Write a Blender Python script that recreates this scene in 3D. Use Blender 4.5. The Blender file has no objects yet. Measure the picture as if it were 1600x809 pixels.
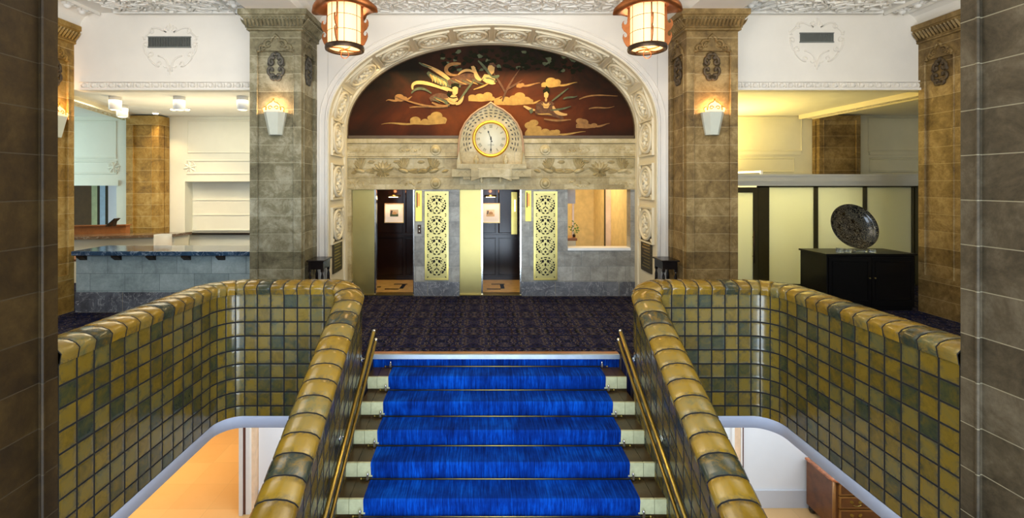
import bpy, math, random
from mathutils import Vector, Matrix
random.seed(7)
PI = math.pi
# ------------------------------------------------------------------ camera, light, exposure
FPX, CX, CY, EYE = 730.0, 750.0, 288.0, 2.1
def PX(px, d): return (px - CX) / FPX * d
def PZ(py, d): return EYE - (py - CY) / FPX * d
S = bpy.context.scene
COL = S.collection
cam = bpy.data.cameras.new('camera'); camo = bpy.data.objects.new('camera', cam); COL.objects.link(camo)
camo.location = (0, 0, EYE); camo.rotation_euler = (PI/2, 0, 0)
cam.sensor_width = 36; cam.lens = FPX / 1600 * 36; cam.shift_x = 50/1600; cam.shift_y = -(404.5-288)/1600
cam.clip_start = .05; cam.clip_end = 100
S.camera = camo
S.view_settings.view_transform = 'Standard'; S.view_settings.look = 'None'
S.view_settings.gamma = 1; S.view_settings.use_curve_mapping = False
S.view_settings.exposure = 0.2
w = bpy.data.worlds.new('world'); S.world = w; w.use_nodes = True
w.node_tree.nodes['Background'].inputs[0].default_value = (.55, .72, 1, 1)
w.node_tree.nodes['Background'].inputs[1].default_value = 1.0
def area(name, loc, rot, sx, sy, power, col, spread=None):
    l = bpy.data.lights.new(name, 'AREA'); l.shape = 'RECTANGLE'; l.size = sx; l.size_y = sy
    l.energy = power; l.color = col
    if spread: l.spread = spread
    o = bpy.data.objects.new(name, l); COL.objects.link(o); o.location = loc; o.rotation_euler = rot
    return o
def point(name, loc, power, col, r=.05, parent=None):
    l = bpy.data.lights.new(name, 'POINT'); l.energy = power; l.color = col; l.shadow_soft_size = r
    o = bpy.data.objects.new(name, l); COL.objects.link(o); o.location = loc
    if parent: o.parent = parent
    return o
def spot(name, loc, rot, power, col, size=1.6, blend=.5, r=.05):
    l = bpy.data.lights.new(name, 'SPOT'); l.energy = power; l.color = col; l.spot_size = size; l.spot_blend = blend
    l.shadow_soft_size = r
    o = bpy.data.objects.new(name, l); COL.objects.link(o); o.location = loc; o.rotation_euler = rot
    return o
WARM = (1, .72, .42); COOL = (.74, .86, 1); YEL = (1, .80, .28)
# daylight through the tall windows of the wall behind the viewer
for x in (-4.2, .2, 4.6):
    area('window_daylight', (x, -3.85, 2.6), (PI/2, 0, 0), 3.0, 3.4, 170, COOL)
# daylight through the entrance opening at the foot of the stairs
area('entrance_daylight', (.2, -3.9, -1.5), (PI/2, 0, 0), 6.0, 2.6, 420, (.72, .86, 1))
# hall ceiling lamps, then unseen upward fills added to brighten the ceiling
area('hall_lamp', (.2, 3.2, 4.85), (0, 0, 0), 3.0, 1.5, 12, (1, .86, .66))
area('hall_lamp', (-5.0, 5.0, 4.85), (0, 0, 0), 2.0, 2.0, 24, (1, .92, .80))
area('hall_lamp', (5.4, 5.0, 4.85), (0, 0, 0), 2.0, 2.0, 8, (1, .88, .66))
area('hall_ceiling_fill', (.2, 2.2, 3.7), (math.radians(150), 0, 0), 3.0, .6, 150, (1, .88, .70))
area('hall_ceiling_fill', (-5.2, 4.0, 3.9), (math.radians(140), 0, 0), 1.6, .6, 48, (1, .95, .88))
area('hall_ceiling_fill', (5.6, 4.0, 3.9), (math.radians(140), 0, 0), 1.6, .6, 45, (1, .93, .80))
# elevator lobby: unseen strip light added to rake the carved wall
area('lobby_raking_fill', (-.1, 8.45, 4.25), (0, 0, 0), 3.2, .12, 44, (1, .76, .36))
# reception room left, lounge right
area('reception_fill', (-6.0, 9.4, 3.68), (0, 0, 0), 3.5, 1.6, 60, (1, .88, .64))  # added overhead fill for the whole room, no fixture there
area('reception_cool_fill', (-11.9, 9.5, 2.0), (0, -PI/2, 0), 2.5, 2.5, 80, (.66, .97, 1))  # added cool side light, the wall behind it has no window
area('reception_ceiling_fill', (-5.5, 9.3, 2.6), (PI, 0, 0), 3.0, .8, 28, (1, .84, .52))  # unseen upward light added to lift the room's ceiling
area('lounge_lamp', (4.9, 10.4, 2.4), (PI, 0, 0), 1.8, .7, 95, (1, .76, .22))
area('lounge_lamp', (6.0, 10.6, 2.25), (0, 0, 0), 3.4, .8, 46, (1, .92, .58))
# lower floor
area('lower_lamp', (-6.0, 8.0, -.7), (0, 0, 0), 2.5, 3.0, 120, (1, .66, .32))
area('lower_lamp', (4.0, 6.0, -.66), (math.radians(20), 0, 0), 5.0, .4, 60, (.86, .93, 1))
area('lower_lamp', (-2.0, 6.0, -.66), (math.radians(20), 0, 0), 2.0, .4, 40, (.9, .95, 1))

# ------------------------------------------------------------------ mesh builder
WL = {}
class MB:
    def __init__(s): s.v = []; s.f = []; s.mi = []; s.sm = []; s.uv = {}
    def vert(s, p): s.v.append(tuple(p)); return len(s.v) - 1
    def face(s, idx, mi=0, sm=False, uv=None):
        s.f.append(tuple(idx)); s.mi.append(mi); s.sm.append(sm)
        if uv: s.uv[len(s.f) - 1] = uv
    def box(s, x0, x1, y0, y1, z0, z1, mi=0, fr=None):
        b = len(s.v)
        for z in (z0, z1):
            for x, y in ((x0, y0), (x1, y0), (x1, y1), (x0, y1)):
                p = (x, y, z); s.v.append(tuple(fr(*p)) if fr else p)
        for q in ((3, 2, 1, 0), (4, 5, 6, 7), (0, 1, 5, 4), (1, 2, 6, 5), (2, 3, 7, 6), (3, 0, 4, 7)):
            s.face([b + i for i in q], mi)
        return s
    def tube(s, pts, r, n=8, mi=0, closed=False, sm=True, cap=True, flat=None):
        pts = [Vector(p) for p in pts]; m = len(pts)
        R = r if isinstance(r, (list, tuple)) else [r] * m
        rings = []; up = None
        for i in range(m):
            a = pts[i - 1] if (i > 0 or closed) else pts[i]
            c = pts[(i + 1) % m] if (i < m - 1 or closed) else pts[i]
            t = (c - a).normalized() if (c - a).length > 1e-9 else Vector((0, 0, 1))
            if up is None:
                up = Vector((0, 0, 1)) if abs(t.z) < .9 else Vector((0, 1, 0))
            e1 = (up - t * up.dot(t))
            if e1.length < 1e-6: e1 = t.orthogonal()
            e1.normalize(); e2 = t.cross(e1); up = e1
            b = len(s.v)
            for k in range(n):
                an = 2 * PI * k / n
                s.v.append(tuple(pts[i] + (e1 * math.cos(an) + e2 * math.sin(an)) * R[i]))
            rings.append(b)
        for i in range(m if closed else m - 1):
            a, b = rings[i], rings[(i + 1) % m]
            for k in range(n):
                s.face((a + k, a + (k + 1) % n, b + (k + 1) % n, b + k), mi, sm)
        if cap and not closed:
            s.face([rings[0] + k for k in range(n)][::-1], mi); s.face([rings[-1] + k for k in range(n)], mi)
        return s
    def lathe(s, prof, c=(0, 0, 0), n=24, mi=0, ax='z', sm=True):
        rings = []
        for r, h in prof:
            b = len(s.v)
            for k in range(n):
                a = 2 * PI * k / n; x, y = r * math.cos(a), r * math.sin(a)
                p = (x, y, h) if ax == 'z' else ((x, h, y) if ax == 'y' else (h, x, y))
                s.v.append((p[0] + c[0], p[1] + c[1], p[2] + c[2]))
            rings.append(b)
        for i in range(len(rings) - 1):
            a, b = rings[i], rings[i + 1]
            for k in range(n): s.face((a + k, a + (k + 1) % n, b + (k + 1) % n, b + k), mi, sm)
        s.face([rings[0] + k for k in range(n)][::-1], mi); s.face([rings[-1] + k for k in range(n)], mi)
        return s
    def prism(s, poly, fr, d0, d1, mi=0, sm=False):
        n = len(poly); b = len(s.v)
        for (u, v) in poly: s.v.append(tuple(fr(u, v, d0)))
        for (u, v) in poly: s.v.append(tuple(fr(u, v, d1)))
        s.face(list(range(b, b + n))[::-1], mi); s.face(list(range(b + n, b + 2 * n)), mi)
        for i in range(n):
            j = (i + 1) % n; s.face((b + i, b + j, b + n + j, b + n + i), mi, sm)
        return s
    def dome(s, cx, cy, rx, ry, h, fr, w0=0, mi=0, n=12, rot=0):
        rings = []
        for k in range(4):
            a = PI / 2 * k / 3.6; b = len(s.v)
            for i in range(n):
                t = 2 * PI * i / n; x = rx * math.cos(a) * math.cos(t); y = ry * math.cos(a) * math.sin(t)
                s.v.append(tuple(fr(cx + x * math.cos(rot) - y * math.sin(rot), cy + x * math.sin(rot) + y * math.cos(rot), w0 + h * math.sin(a))))
            rings.append(b)
        for j in range(3):
            a, b = rings[j], rings[j + 1]
            for i in range(n): s.face((a + i, a + (i + 1) % n, b + (i + 1) % n, b + i), mi, True)
        s.face([rings[3] + i for i in range(n)], mi, True)
        return s
    def leaf(s, x, y, L, W, rot, h, fr, mi=0, w0=0, bend=0, n=6):
        rows = []
        for i in range(n + 1):
            t = i / n; a = rot + bend * t
            px = x + L * t * math.cos(rot + bend * t / 2); py = y + L * t * math.sin(rot + bend * t / 2)
            ww = W * math.sin(PI * min(1, t * .93 + .05)) ** .8 if 0 < i < n else .0004
            nx, ny = -math.sin(a), math.cos(a)
            rows.append([s.vert(fr(px + nx * ww, py + ny * ww, w0)), s.vert(fr(px, py, w0 + h * (.5 + .5 * math.sin(PI * t)))), s.vert(fr(px - nx * ww, py - ny * ww, w0))])
        for i in range(n):
            a, b = rows[i], rows[i + 1]
            s.face((a[0], a[1], b[1], b[0]), mi, False); s.face((a[1], a[2], b[2], b[1]), mi, False)
        return s
    def stroke(s, pts, r, fr, w=0, mi=0, n=5):
        s.tube([fr(p[0], p[1], w) for p in pts], r, n, mi); return s
    def build(s, name, mats, parent=None, bevel=0):
        if not isinstance(mats, (list, tuple)): mats = [mats]
        off = WL.get(parent.name, Vector((0, 0, 0))) if parent else Vector((0, 0, 0))
        if not parent:
            xs = [v[0] for v in s.v]; ys = [v[1] for v in s.v]; zs = [v[2] for v in s.v]
            off = Vector(((min(xs) + max(xs)) / 2, (min(ys) + max(ys)) / 2, min(zs)))
        me = bpy.data.meshes.new(name)
        me.from_pydata([(v[0] - off.x, v[1] - off.y, v[2] - off.z) for v in s.v], [], s.f)
        for m in mats: me.materials.append(m)
        me.polygons.foreach_set('material_index', s.mi); me.polygons.foreach_set('use_smooth', s.sm)
        if s.uv:
            ul = me.uv_layers.new(name='UVMap')
            for fi, uv in s.uv.items():
                for li, c in zip(me.polygons[fi].loop_indices, uv): ul.data[li].uv = c
        me.update()
        o = bpy.data.objects.new(name, me); COL.objects.link(o)
        if parent:
            o.parent = parent; WL[o.name] = off.copy()
        else:
            o.location = off; WL[o.name] = off.copy()
        if bevel:
            m = o.modifiers.new('bevel', 'BEVEL'); m.width = bevel; m.segments = 2; m.limit_method = 'ANGLE'; m.angle_limit = .7
        return o
def tag(o, label, cat, group=None, kind=None):
    o['label'] = label; o['category'] = cat
    if group: o['group'] = group
    if kind: o['kind'] = kind
    return o
def thing(name, label, cat, loc=(0, 0, 0), group=None, rz=0):
    o = bpy.data.objects.new(name, None); COL.objects.link(o); o.location = loc; o.empty_display_size = .1
    o.rotation_euler = (0, 0, rz); WL[o.name] = Vector(loc); o['label'] = label; o['category'] = cat
    if group: o['group'] = group
    return o
def copy_tree(o, parent=None):
    c = o.copy(); COL.objects.link(c)
    if parent: c.parent = parent
    for ch in list(o.children): copy_tree(ch, c)
    return c
def dup(root, loc, label=None, rot=None, scale=None):
    c = copy_tree(root); c.location = loc
    if rot is not None: c.rotation_euler = rot
    if scale is not None: c.scale = scale
    if label: c['label'] = label
    return c
def struct(o): o['kind'] = 'structure'; return o
def F_front(y, sgn=-1):      # frame on a wall that faces the viewer: u=x, v=z, w comes out of the wall
    return lambda u, v, w: Vector((u, y + sgn * w, v))
def F_side(x, sgn):          # frame on a wall at x, u=y, v=z, w along sgn*x
    return lambda u, v, w: Vector((x + sgn * w, u, v))
def shift(fr, u0, v0, w0=0, sc=1): return lambda u, v, w: fr(u0 + u * sc, v0 + v * sc, w0 + w)
def spiral(cx, cy, r0, r1, a0, a1, n=14):
    return [(cx + (r0 + (r1 - r0) * i / n) * math.cos(a0 + (a1 - a0) * i / n), cy + (r0 + (r1 - r0) * i / n) * math.sin(a0 + (a1 - a0) * i / n)) for i in range(n + 1)]
def bez(p0, p1, p2, p3, n=10):
    o = []
    for i in range(n + 1):
        t = i / n; a = (1 - t) ** 3; b = 3 * (1 - t) ** 2 * t; c = 3 * (1 - t) * t * t; d = t ** 3
        o.append(tuple(a * p0[k] + b * p1[k] + c * p2[k] + d * p3[k] for k in range(len(p0))))
    return o

# ------------------------------------------------------------------ materials
class NT:
    def __init__(s, name):
        s.m = bpy.data.materials.new(name); s.m.use_nodes = True; s.t = s.m.node_tree; s.n = s.t.nodes
        s.b = s.n['Principled BSDF']; s.l = s.t.links
    def node(s, typ, **kw):
        x = s.n.new(typ)
        for k, v in kw.items():
            if k.startswith('i_'):
                key = k[2:]; x.inputs[int(key) if key.isdigit() else key.replace('_', ' ')].default_value = v
            else: setattr(x, k, v)
        return x
    def link(s, a, b): s.l.new(a, b)
    def math(s, op, a, b=None, c=None, clamp=False):
        x = s.n.new('ShaderNodeMath'); x.operation = op; x.use_clamp = clamp
        for i, v in enumerate((a, b, c)):
            if v is None: continue
            if isinstance(v, (int, float)): x.inputs[i].default_value = v
            else: s.link(v, x.inputs[i])
        return x.outputs[0]
    def pos(s): return s.n.new('ShaderNodeNewGeometry').outputs['Position']
    def obj(s): return s.n.new('ShaderNodeTexCoord').outputs['Object']
    def noise(s, vec, scale, detail=4, rough=.6, dist=0):
        x = s.node('ShaderNodeTexNoise'); x.inputs['Scale'].default_value = scale; x.inputs['Detail'].default_value = detail
        x.inputs['Roughness'].default_value = rough; x.inputs['Distortion'].default_value = dist
        if vec is not None: s.link(vec, x.inputs['Vector'])
        return x.outputs['Fac']
    def ramp(s, fac, stops, interp='LINEAR'):
        x = s.node('ShaderNodeValToRGB'); e = x.color_ramp.elements; x.color_ramp.interpolation = interp
        e[0].position = stops[0][0]; e[0].color = (*stops[0][1], 1)
        e[1].position = stops[-1][0]; e[1].color = (*stops[-1][1], 1)
        for p, c in stops[1:-1]: k = e.new(p); k.color = (*c, 1)
        s.link(fac, x.inputs[0]); return x.outputs[0]
    def mix(s, fac, a, b, typ='MIX'):
        x = s.node('ShaderNodeMix', data_type='RGBA', blend_type=typ)
        for i, v in ((0, fac), (6, a), (7, b)):
            if isinstance(v, (int, float)): x.inputs[i].default_value = v
            elif isinstance(v, tuple): x.inputs[i].default_value = (*v, 1)
            else: s.link(v, x.inputs[i])
        return x.outputs[2]
    def bump(s, h, st=.3, dist=.01):
        x = s.node('ShaderNodeBump'); x.inputs['Strength'].default_value = st; x.inputs['Distance'].default_value = dist
        s.link(h, x.inputs['Height']); s.link(x.outputs[0], s.b.inputs['Normal'])
    def base(s, c):
        if isinstance(c, tuple): s.b.inputs['Base Color'].default_value = (*c, 1)
        else: s.link(c, s.b.inputs['Base Color'])
    def set(s, **kw):
        for k, v in kw.items():
            inp = s.b.inputs[k.replace('_', ' ')]
            if isinstance(v, (int, float)): inp.default_value = v
            elif isinstance(v, tuple): inp.default_value = (*v, 1)
            else: s.link(v, inp)
        return s
def plain(name, c, rough=.6, metal=0, var=.12, scale=6, bump=0, **kw):
    t = NT(name); n = t.noise(t.obj(), scale)
    lo = tuple(x * (1 - var) for x in c); hi = tuple(min(1, x * (1 + var)) for x in c)
    t.base(t.ramp(n, [(.3, lo), (.7, hi)])); t.set(Roughness=rough, Metallic=metal)
    if bump: t.bump(t.noise(t.obj(), scale * 8), bump, .004)
    if kw: t.set(**kw)
    return t.m
def uvec(t):      # x+y, z of the world position: wall coordinates for axis-aligned walls
    s = t.node('ShaderNodeSeparateXYZ'); t.link(t.pos(), s.inputs[0])
    c = t.node('ShaderNodeCombineXYZ'); t.link(t.math('ADD', s.outputs[0], s.outputs[1]), c.inputs[0]); t.link(s.outputs[2], c.inputs[1])
    return c.outputs[0]
def stone(name, c1, c2, c3, bw=.9, bh=.27, mortar=(.30, .27, .18), offz=0, rough=.6, vein=None, spec=.4, msize=.004):
    t = NT(name); v = uvec(t)
    if offz:
        m = t.node('ShaderNodeMapping'); t.link(v, m.inputs[0]); m.inputs['Location'].default_value = (offz * .7, offz, 0); v = m.outputs[0]
    b = t.node('ShaderNodeTexBrick'); t.link(v, b.inputs['Vector'])
    b.inputs['Color1'].default_value = (.15, .15, .15, 1); b.inputs['Color2'].default_value = (.85, .85, .85, 1)
    b.inputs['Scale'].default_value = 1; b.inputs['Mortar Size'].default_value = msize; b.inputs['Mortar Smooth'].default_value = .3
    b.inputs['Brick Width'].default_value = bw; b.inputs['Row Height'].default_value = bh; b.inputs['Bias'].default_value = 0
    n1 = t.noise(t.pos(), 3.2, 8, .74, .5); n2 = t.noise(t.pos(), 22, 5, .7)
    sb = t.node('ShaderNodeSeparateColor'); t.link(b.outputs['Color'], sb.inputs[0])
    f = t.math('ADD', t.math('MULTIPLY', n1, .8), t.math('MULTIPLY', sb.outputs[0], .22))
    f = t.math('ADD', f, t.math('MULTIPLY', n2, .22))
    c = t.ramp(f, [(.42, c1), (.61, c2), (.80, c3)])
    if vein:
        nv = t.noise(t.pos(), 3.5, 5, .6, 1.6)
        vv = t.ramp(t.math('ABSOLUTE', t.math('SUBTRACT', nv, .5)), [(0, (1, 1, 1)), (.018, (0, 0, 0))])
        c = t.mix(t.math('MULTIPLY', vv, .5), c, vein)
    c = t.mix(b.outputs['Fac'], c, mortar)
    t.base(c); t.set(Roughness=rough, Specular_IOR_Level=spec)
    h = t.math('ADD', t.math('MULTIPLY', n2, .35), t.math('MULTIPLY', b.outputs['Fac'], -1.0))
    t.bump(h, .5, .006)
    return t.m
def glaze(name, cols, grout=(.004, .004, .004), rough=.14, line=.045):
    t = NT(name); uv = t.node('ShaderNodeUVMap'); s = t.node('ShaderNodeSeparateXYZ'); t.link(uv.outputs[0], s.inputs[0])
    def edge(o):
        fr = t.math('FRACT', o); return t.math('MINIMUM', fr, t.math('SUBTRACT', 1, fr))
    e = t.math('MINIMUM', edge(s.outputs[0]), edge(s.outputs[1]))
    g = t.ramp(e, [(line, (0, 0, 0)), (line + .02, (1, 1, 1))])
    cv = t.node('ShaderNodeCombineXYZ'); t.link(t.math('FLOOR', s.outputs[0]), cv.inputs[0]); t.link(t.math('FLOOR', s.outputs[1]), cv.inputs[1])
    wn = t.node('ShaderNodeTexWhiteNoise', noise_dimensions='2D'); t.link(cv.outputs[0], wn.inputs['Vector'])
    add = t.node('ShaderNodeVectorMath', operation='MULTIPLY_ADD'); t.link(wn.outputs['Color'], add.inputs[0]); add.inputs[1].default_value = (7, 7, 7); t.link(t.pos(), add.inputs[2])
    n = t.noise(add.outputs[0], 9, 5, .75, .6)
    f = t.math('ADD', t.math('MULTIPLY', wn.outputs['Value'], .62), t.math('MULTIPLY', n, .55))
    c = t.ramp(f, cols)
    pool = t.math('MULTIPLY', t.ramp(e, [(line, (1, 1, 1)), (.30, (0, 0, 0))]), t.ramp(t.noise(add.outputs[0], 6, 6, .8, 1.5), [(.46, (0, 0, 0)), (.62, (1, 1, 1))]))
    c = t.mix(t.math('MULTIPLY', pool, .8), c, (.012, .035, .045))
    c = t.mix(g, grout, c); t.base(c)
    t.set(Roughness=t.math('ADD', t.math('MULTIPLY', n, .22), t.math('SUBTRACT', rough + .70, t.math('MULTIPLY', g, .76))), Specular_IOR_Level=.6)
    d = t.math('MINIMUM', t.math('MULTIPLY', e, 6), 1); d = t.math('POWER', d, .5)
    t.bump(t.math('ADD', d, t.math('MULTIPLY', t.noise(t.pos(), 14, 3), .12)), .5, .006)
    return t.m
M = {}
M['plaster'] = plain('ivory_plaster', (.80, .75, .66), .7, var=.03, scale=2)
M['plaster_cream'] = plain('cream_plaster', (.80, .72, .52), .7, var=.03, scale=2)
M['room_wall'] = plain('pale_room_paint', (.78, .77, .66), .6, var=.03, scale=2)
M['lounge_wall'] = plain('lounge_cream_paint', (.70, .65, .45), .6, var=.04, scale=2)
M['ceil'] = plain('ceiling_paint', (.82, .80, .74), .8, var=.03, scale=2)
M['stone_grey'] = stone('weathered_tuff', (.07, .058, .028), (.20, .178, .10), (.44, .41, .29), bw=40, mortar=(.40, .38, .26))
M['stone_brown'] = stone('brown_tuff', (.075, .042, .010), (.22, .14, .045), (.44, .31, .13), bw=40, mortar=(.42, .32, .16))
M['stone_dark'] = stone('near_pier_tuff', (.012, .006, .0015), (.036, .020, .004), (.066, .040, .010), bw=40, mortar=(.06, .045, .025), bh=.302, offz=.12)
M['stone_dark_grey'] = stone('near_pier_grey_tuff', (.030, .022, .011), (.085, .066, .038), (.165, .135, .088), bw=40, bh=.302, offz=.12)
M['stone_gold'] = stone('golden_tuff', (.11, .055, .008), (.33, .19, .035), (.52, .36, .12), bw=40, mortar=(.55, .42, .2))
M['patina_grey'] = plain('dark_grey_patina', (.075, .070, .055), .6, var=.4, scale=20)
M['patina_brown'] = plain('dark_brown_patina', (.075, .048, .020), .6, var=.4, scale=20)
M['screen'] = stone('screen_limestone', (.27, .20, .08), (.46, .36, .17), (.64, .54, .32), bw=.56, bh=.30, mortar=(.30, .28, .2), rough=.5, msize=.002)
M['screen_grey'] = stone('grey_limestone', (.15, .14, .12), (.29, .28, .24), (.46, .45, .40), bw=.33, bh=.28, mortar=(.2, .21, .2), rough=.35)
M['base_marble'] = stone('dark_base_marble', (.07, .07, .08), (.14, .15, .17), (.24, .25, .27), bw=1.2, bh=2.0, rough=.25, vein=(.6, .6, .6))
M['counter_front'] = stone('pale_counter_stone', (.17, .22, .22), (.30, .37, .37), (.44, .52, .52), bw=.57, bh=.285, mortar=(.14, .18, .18), rough=.3, offz=.22)
M['counter_marble'] = stone('blue_black_marble', (.012, .03, .06), (.03, .07, .13), (.06, .13, .22), bw=9, bh=9, rough=.06, vein=(.5, .6, .7), spec=.7)
M['brown_marble'] = stone('brown_counter_marble', (.10, .06, .03), (.16, .10, .06), (.26, .2, .13), bw=9, bh=9, rough=.08, vein=(.8, .75, .6), spec=.7)
OCH = [(.16, (.014, .028, .026)), (.30, (.055, .060, .024)), (.44, (.12, .085, .014)), (.62, (.20, .135, .018)), (.82, (.16, .125, .030)), (.98, (.09, .10, .05))]
GRN = [(.14, (.035, .07, .075)), (.30, (.11, .13, .085)), (.48, (.20, .18, .075)), (.66, (.27, .235, .10)), (.86, (.24, .24, .14)), (.98, (.16, .19, .13))]
M['glaze'] = glaze('ochre_glazed_tile', OCH)
M['cap_glaze'] = glaze('golden_glazed_coping', [(.18, (.008, .02, .025)), (.32, (.05, .055, .03)), (.44, (.20, .115, .010)), (.66, (.30, .18, .015)), (.86, (.24, .17, .04)), (.98, (.10, .12, .06))], rough=.12, line=.03)
M['fascia'] = plain('pale_blue_white_paint', (.55, .63, .82), .6, var=.01, scale=1)
M['tread'] = plain('brown_step_tile', (.060, .036, .012), .3, var=.3, scale=9)
M['step_face'] = plain('cream_step_tile', (.55, .56, .34), .25, var=.12, scale=14)
M['brass'] = plain('polished_brass', (.66, .52, .15), .28, 1, var=.1)
M['brass_dull'] = plain('aged_brass', (.42, .32, .09), .35, 1, var=.2)
M['brass_door'] = plain('satin_brass_sheet', (.47, .39, .15), .42, 1, var=.06, scale=2)
M['silver'] = plain('silvered_metal', (.85, .85, .8), .2, 1)
M['copper'] = plain('copper_sheet', (.34, .115, .035), .38, .8, var=.3)
M['dark_metal'] = plain('dark_bronze', (.05, .03, .018), .4, .7)
M['dark_wood'] = plain('dark_stained_wood', (.010, .006, .005), .25, var=.3)
M['black_wood'] = plain('black_lacquered_wood', (.0025, .002, .002), .4, var=.3, Specular_IOR_Level=.25)
M['car_wood'] = plain('elevator_mahogany', (.010, .003, .002), .2, var=.3, Specular_IOR_Level=.4)
M['wood'] = plain('reddish_wood', (.28, .10, .025), .3, var=.25)
M['white'] = plain('white_enamel', (.85, .84, .80), .4, var=.02)
M['porcelain'] = plain('pale_porcelain', (.58, .60, .50), .35, var=.03, Transmission_Weight=.0)
M['black'] = plain('blackened_opening', (.004, .004, .004), .9)
M['dial'] = plain('ivory_dial', (.80, .74, .52), .4, var=.02)
M['ink'] = plain('dark_ink', (.02, .018, .015), .6)
M['grey_ink'] = plain('olive_ink', (.22, .19, .09), .6)
M['gold_leaf'] = plain('gold_rim', (.85, .48, .06), .28, 1, var=.1)
M['vent_grey'] = plain('grey_vent_slats', (.16, .17, .15), .5)
M['vent_dark'] = plain('vent_shaft', (.01, .01, .01), .9)
M['paper'] = plain('white_paper', (.80, .78, .72), .8, var=.02)
M['frame_gold'] = plain('gilt_frame', (.65, .45, .18), .35, .6)
M['acrylic'] = plain('clear_acrylic', (.85, .95, 1), .03, Transmission_Weight=.9)
M['mullion'] = plain('dark_olive_frame', (.045, .035, .008), .4)
M['bronze'] = plain('bronze_plaque_metal', (.07, .055, .03), .4, .6, var=.5, scale=40, bump=.8)
def emis(name, c, st, base=None):
    t = NT(name); t.base(base or c); t.set(Emission_Color=c, Emission_Strength=st, Roughness=.5); return t.m
M['lamp_glow'] = emis('lit_rice_glass', (1, .60, .25), 1.5, (.5, .38, .22))
M['bulb'] = emis('lit_bulb', (1, .74, .40), 7)
M['tube_light'] = emis('lit_tube', (1, .88, .55), 2.5)
M['indicator'] = emis('lit_indicator_glass', (.95, .80, .10), .9, (.5, .45, .1))
M['indicator_pale'] = emis('lit_indicator_arrow', (.9, .25, .04), .9)
M['spot_glow'] = emis('lit_downlight', (1, .72, .38), 12)
# carpets
def carpet():
    t = NT('patterned_lobby_carpet'); s = t.node('ShaderNodeSeparateXYZ'); t.link(t.pos(), s.inputs[0])
    def pp(o, k): return t.math('PINGPONG', t.math('ADD', o, 50.07), k)
    c = t.node('ShaderNodeCombineXYZ'); t.link(pp(s.outputs[0], .42), c.inputs[0]); t.link(pp(t.math('MULTIPLY', s.outputs[1], .8), .34), c.inputs[1])
    n = t.noise(c.outputs[0], 5.0, 2, .5, 1.6)
    ln = t.math('PINGPONG', t.math('MULTIPLY', n, 8), .5)
    lines = t.ramp(ln, [(.05, (1, 1, 1)), (.13, (0, 0, 0))])
    n2 = t.noise(c.outputs[0], 11, 2); n3 = t.noise(t.pos(), 160, 2)
    base = t.ramp(n2, [(.38, (.003, .003, .008)), (.5, (.010, .015, .075)), (.60, (.026, .014, .014))])
    col = t.mix(t.math('MULTIPLY', lines, .75), base, (.20, .165, .13))
    t.base(t.mix(.35, col, t.mix(n3, (.0, .0, .0), col), 'MULTIPLY')); t.set(Roughness=.95, Specular_IOR_Level=.1)
    t.bump(n3, .4, .004); return t.m
M['carpet'] = carpet()
def runner():
    t = NT('blue_stair_carpet'); m = t.node('ShaderNodeMapping'); t.link(t.pos(), m.inputs[0]); m.inputs['Scale'].default_value = (60, 3, 5)
    n = t.noise(m.outputs[0], 1, 4, .7); n2 = t.noise(t.pos(), 3, 3)
    f = t.math('ADD', t.math('MULTIPLY', n, .6), t.math('MULTIPLY', n2, .4))
    t.base(t.ramp(f, [(.34, (.000, .008, .08)), (.5, (.000, .030, .25)), (.68, (.001, .10, .62))])); t.set(Roughness=.9, Specular_IOR_Level=.1)
    t.bump(n, .3, .003); return t.m
M['runner'] = runner()
def tilefloor():
    t = NT('cream_stone_floor'); m = t.node('ShaderNodeMapping'); t.link(t.pos(), m.inputs[0]); m.inputs['Rotation'].default_value = (0, 0, 0)
    b = t.node('ShaderNodeTexBrick'); t.link(m.outputs[0], b.inputs['Vector']); b.inputs['Scale'].default_value = 1
    b.inputs['Brick Width'].default_value = .6; b.inputs['Row Height'].default_value = .6; b.inputs['Mortar Size'].default_value = .003; b.offset = 0
    b.inputs['Color1'].default_value = (.62, .36, .13, 1); b.inputs['Color2'].default_value = (.74, .46, .19, 1); b.inputs['Mortar'].default_value = (.5, .32, .13, 1)
    n = t.noise(t.pos(), 3, 5, .6, .5)
    t.base(t.mix(t.math('MULTIPLY', n, .5), b.outputs[0], (.76, .52, .26))); t.set(Roughness=.35); return t.m
M['lower_floor'] = tilefloor()
def mural_mat():
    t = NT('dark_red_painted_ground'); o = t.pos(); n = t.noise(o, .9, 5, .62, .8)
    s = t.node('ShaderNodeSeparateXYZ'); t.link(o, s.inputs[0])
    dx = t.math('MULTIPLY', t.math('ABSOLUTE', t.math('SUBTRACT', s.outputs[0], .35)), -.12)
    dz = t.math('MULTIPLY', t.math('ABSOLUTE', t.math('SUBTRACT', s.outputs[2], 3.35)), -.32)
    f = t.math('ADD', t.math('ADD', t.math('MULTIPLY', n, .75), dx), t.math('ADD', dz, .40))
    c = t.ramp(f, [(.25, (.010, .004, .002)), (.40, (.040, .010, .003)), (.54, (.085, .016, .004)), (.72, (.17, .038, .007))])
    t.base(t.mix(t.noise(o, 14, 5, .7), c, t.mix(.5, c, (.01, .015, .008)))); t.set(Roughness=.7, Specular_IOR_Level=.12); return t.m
M['mural'] = mural_mat()
M['paint_gold'] = plain('gold_pigment', (.36, .20, .042), .8, var=.25, scale=12)
M['paint_skin'] = plain('ochre_skin_pigment', (.50, .29, .09), .8, var=.1, scale=12)
M['paint_green'] = plain('green_pigment', (.07, .08, .035), .8, var=.4, scale=12)
M['paint_umber'] = plain('umber_pigment', (.085, .03, .008), .8, var=.5, scale=14)
M['paint_black'] = plain('black_pigment', (.010, .010, .004), .8, Specular_IOR_Level=.1)
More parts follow.
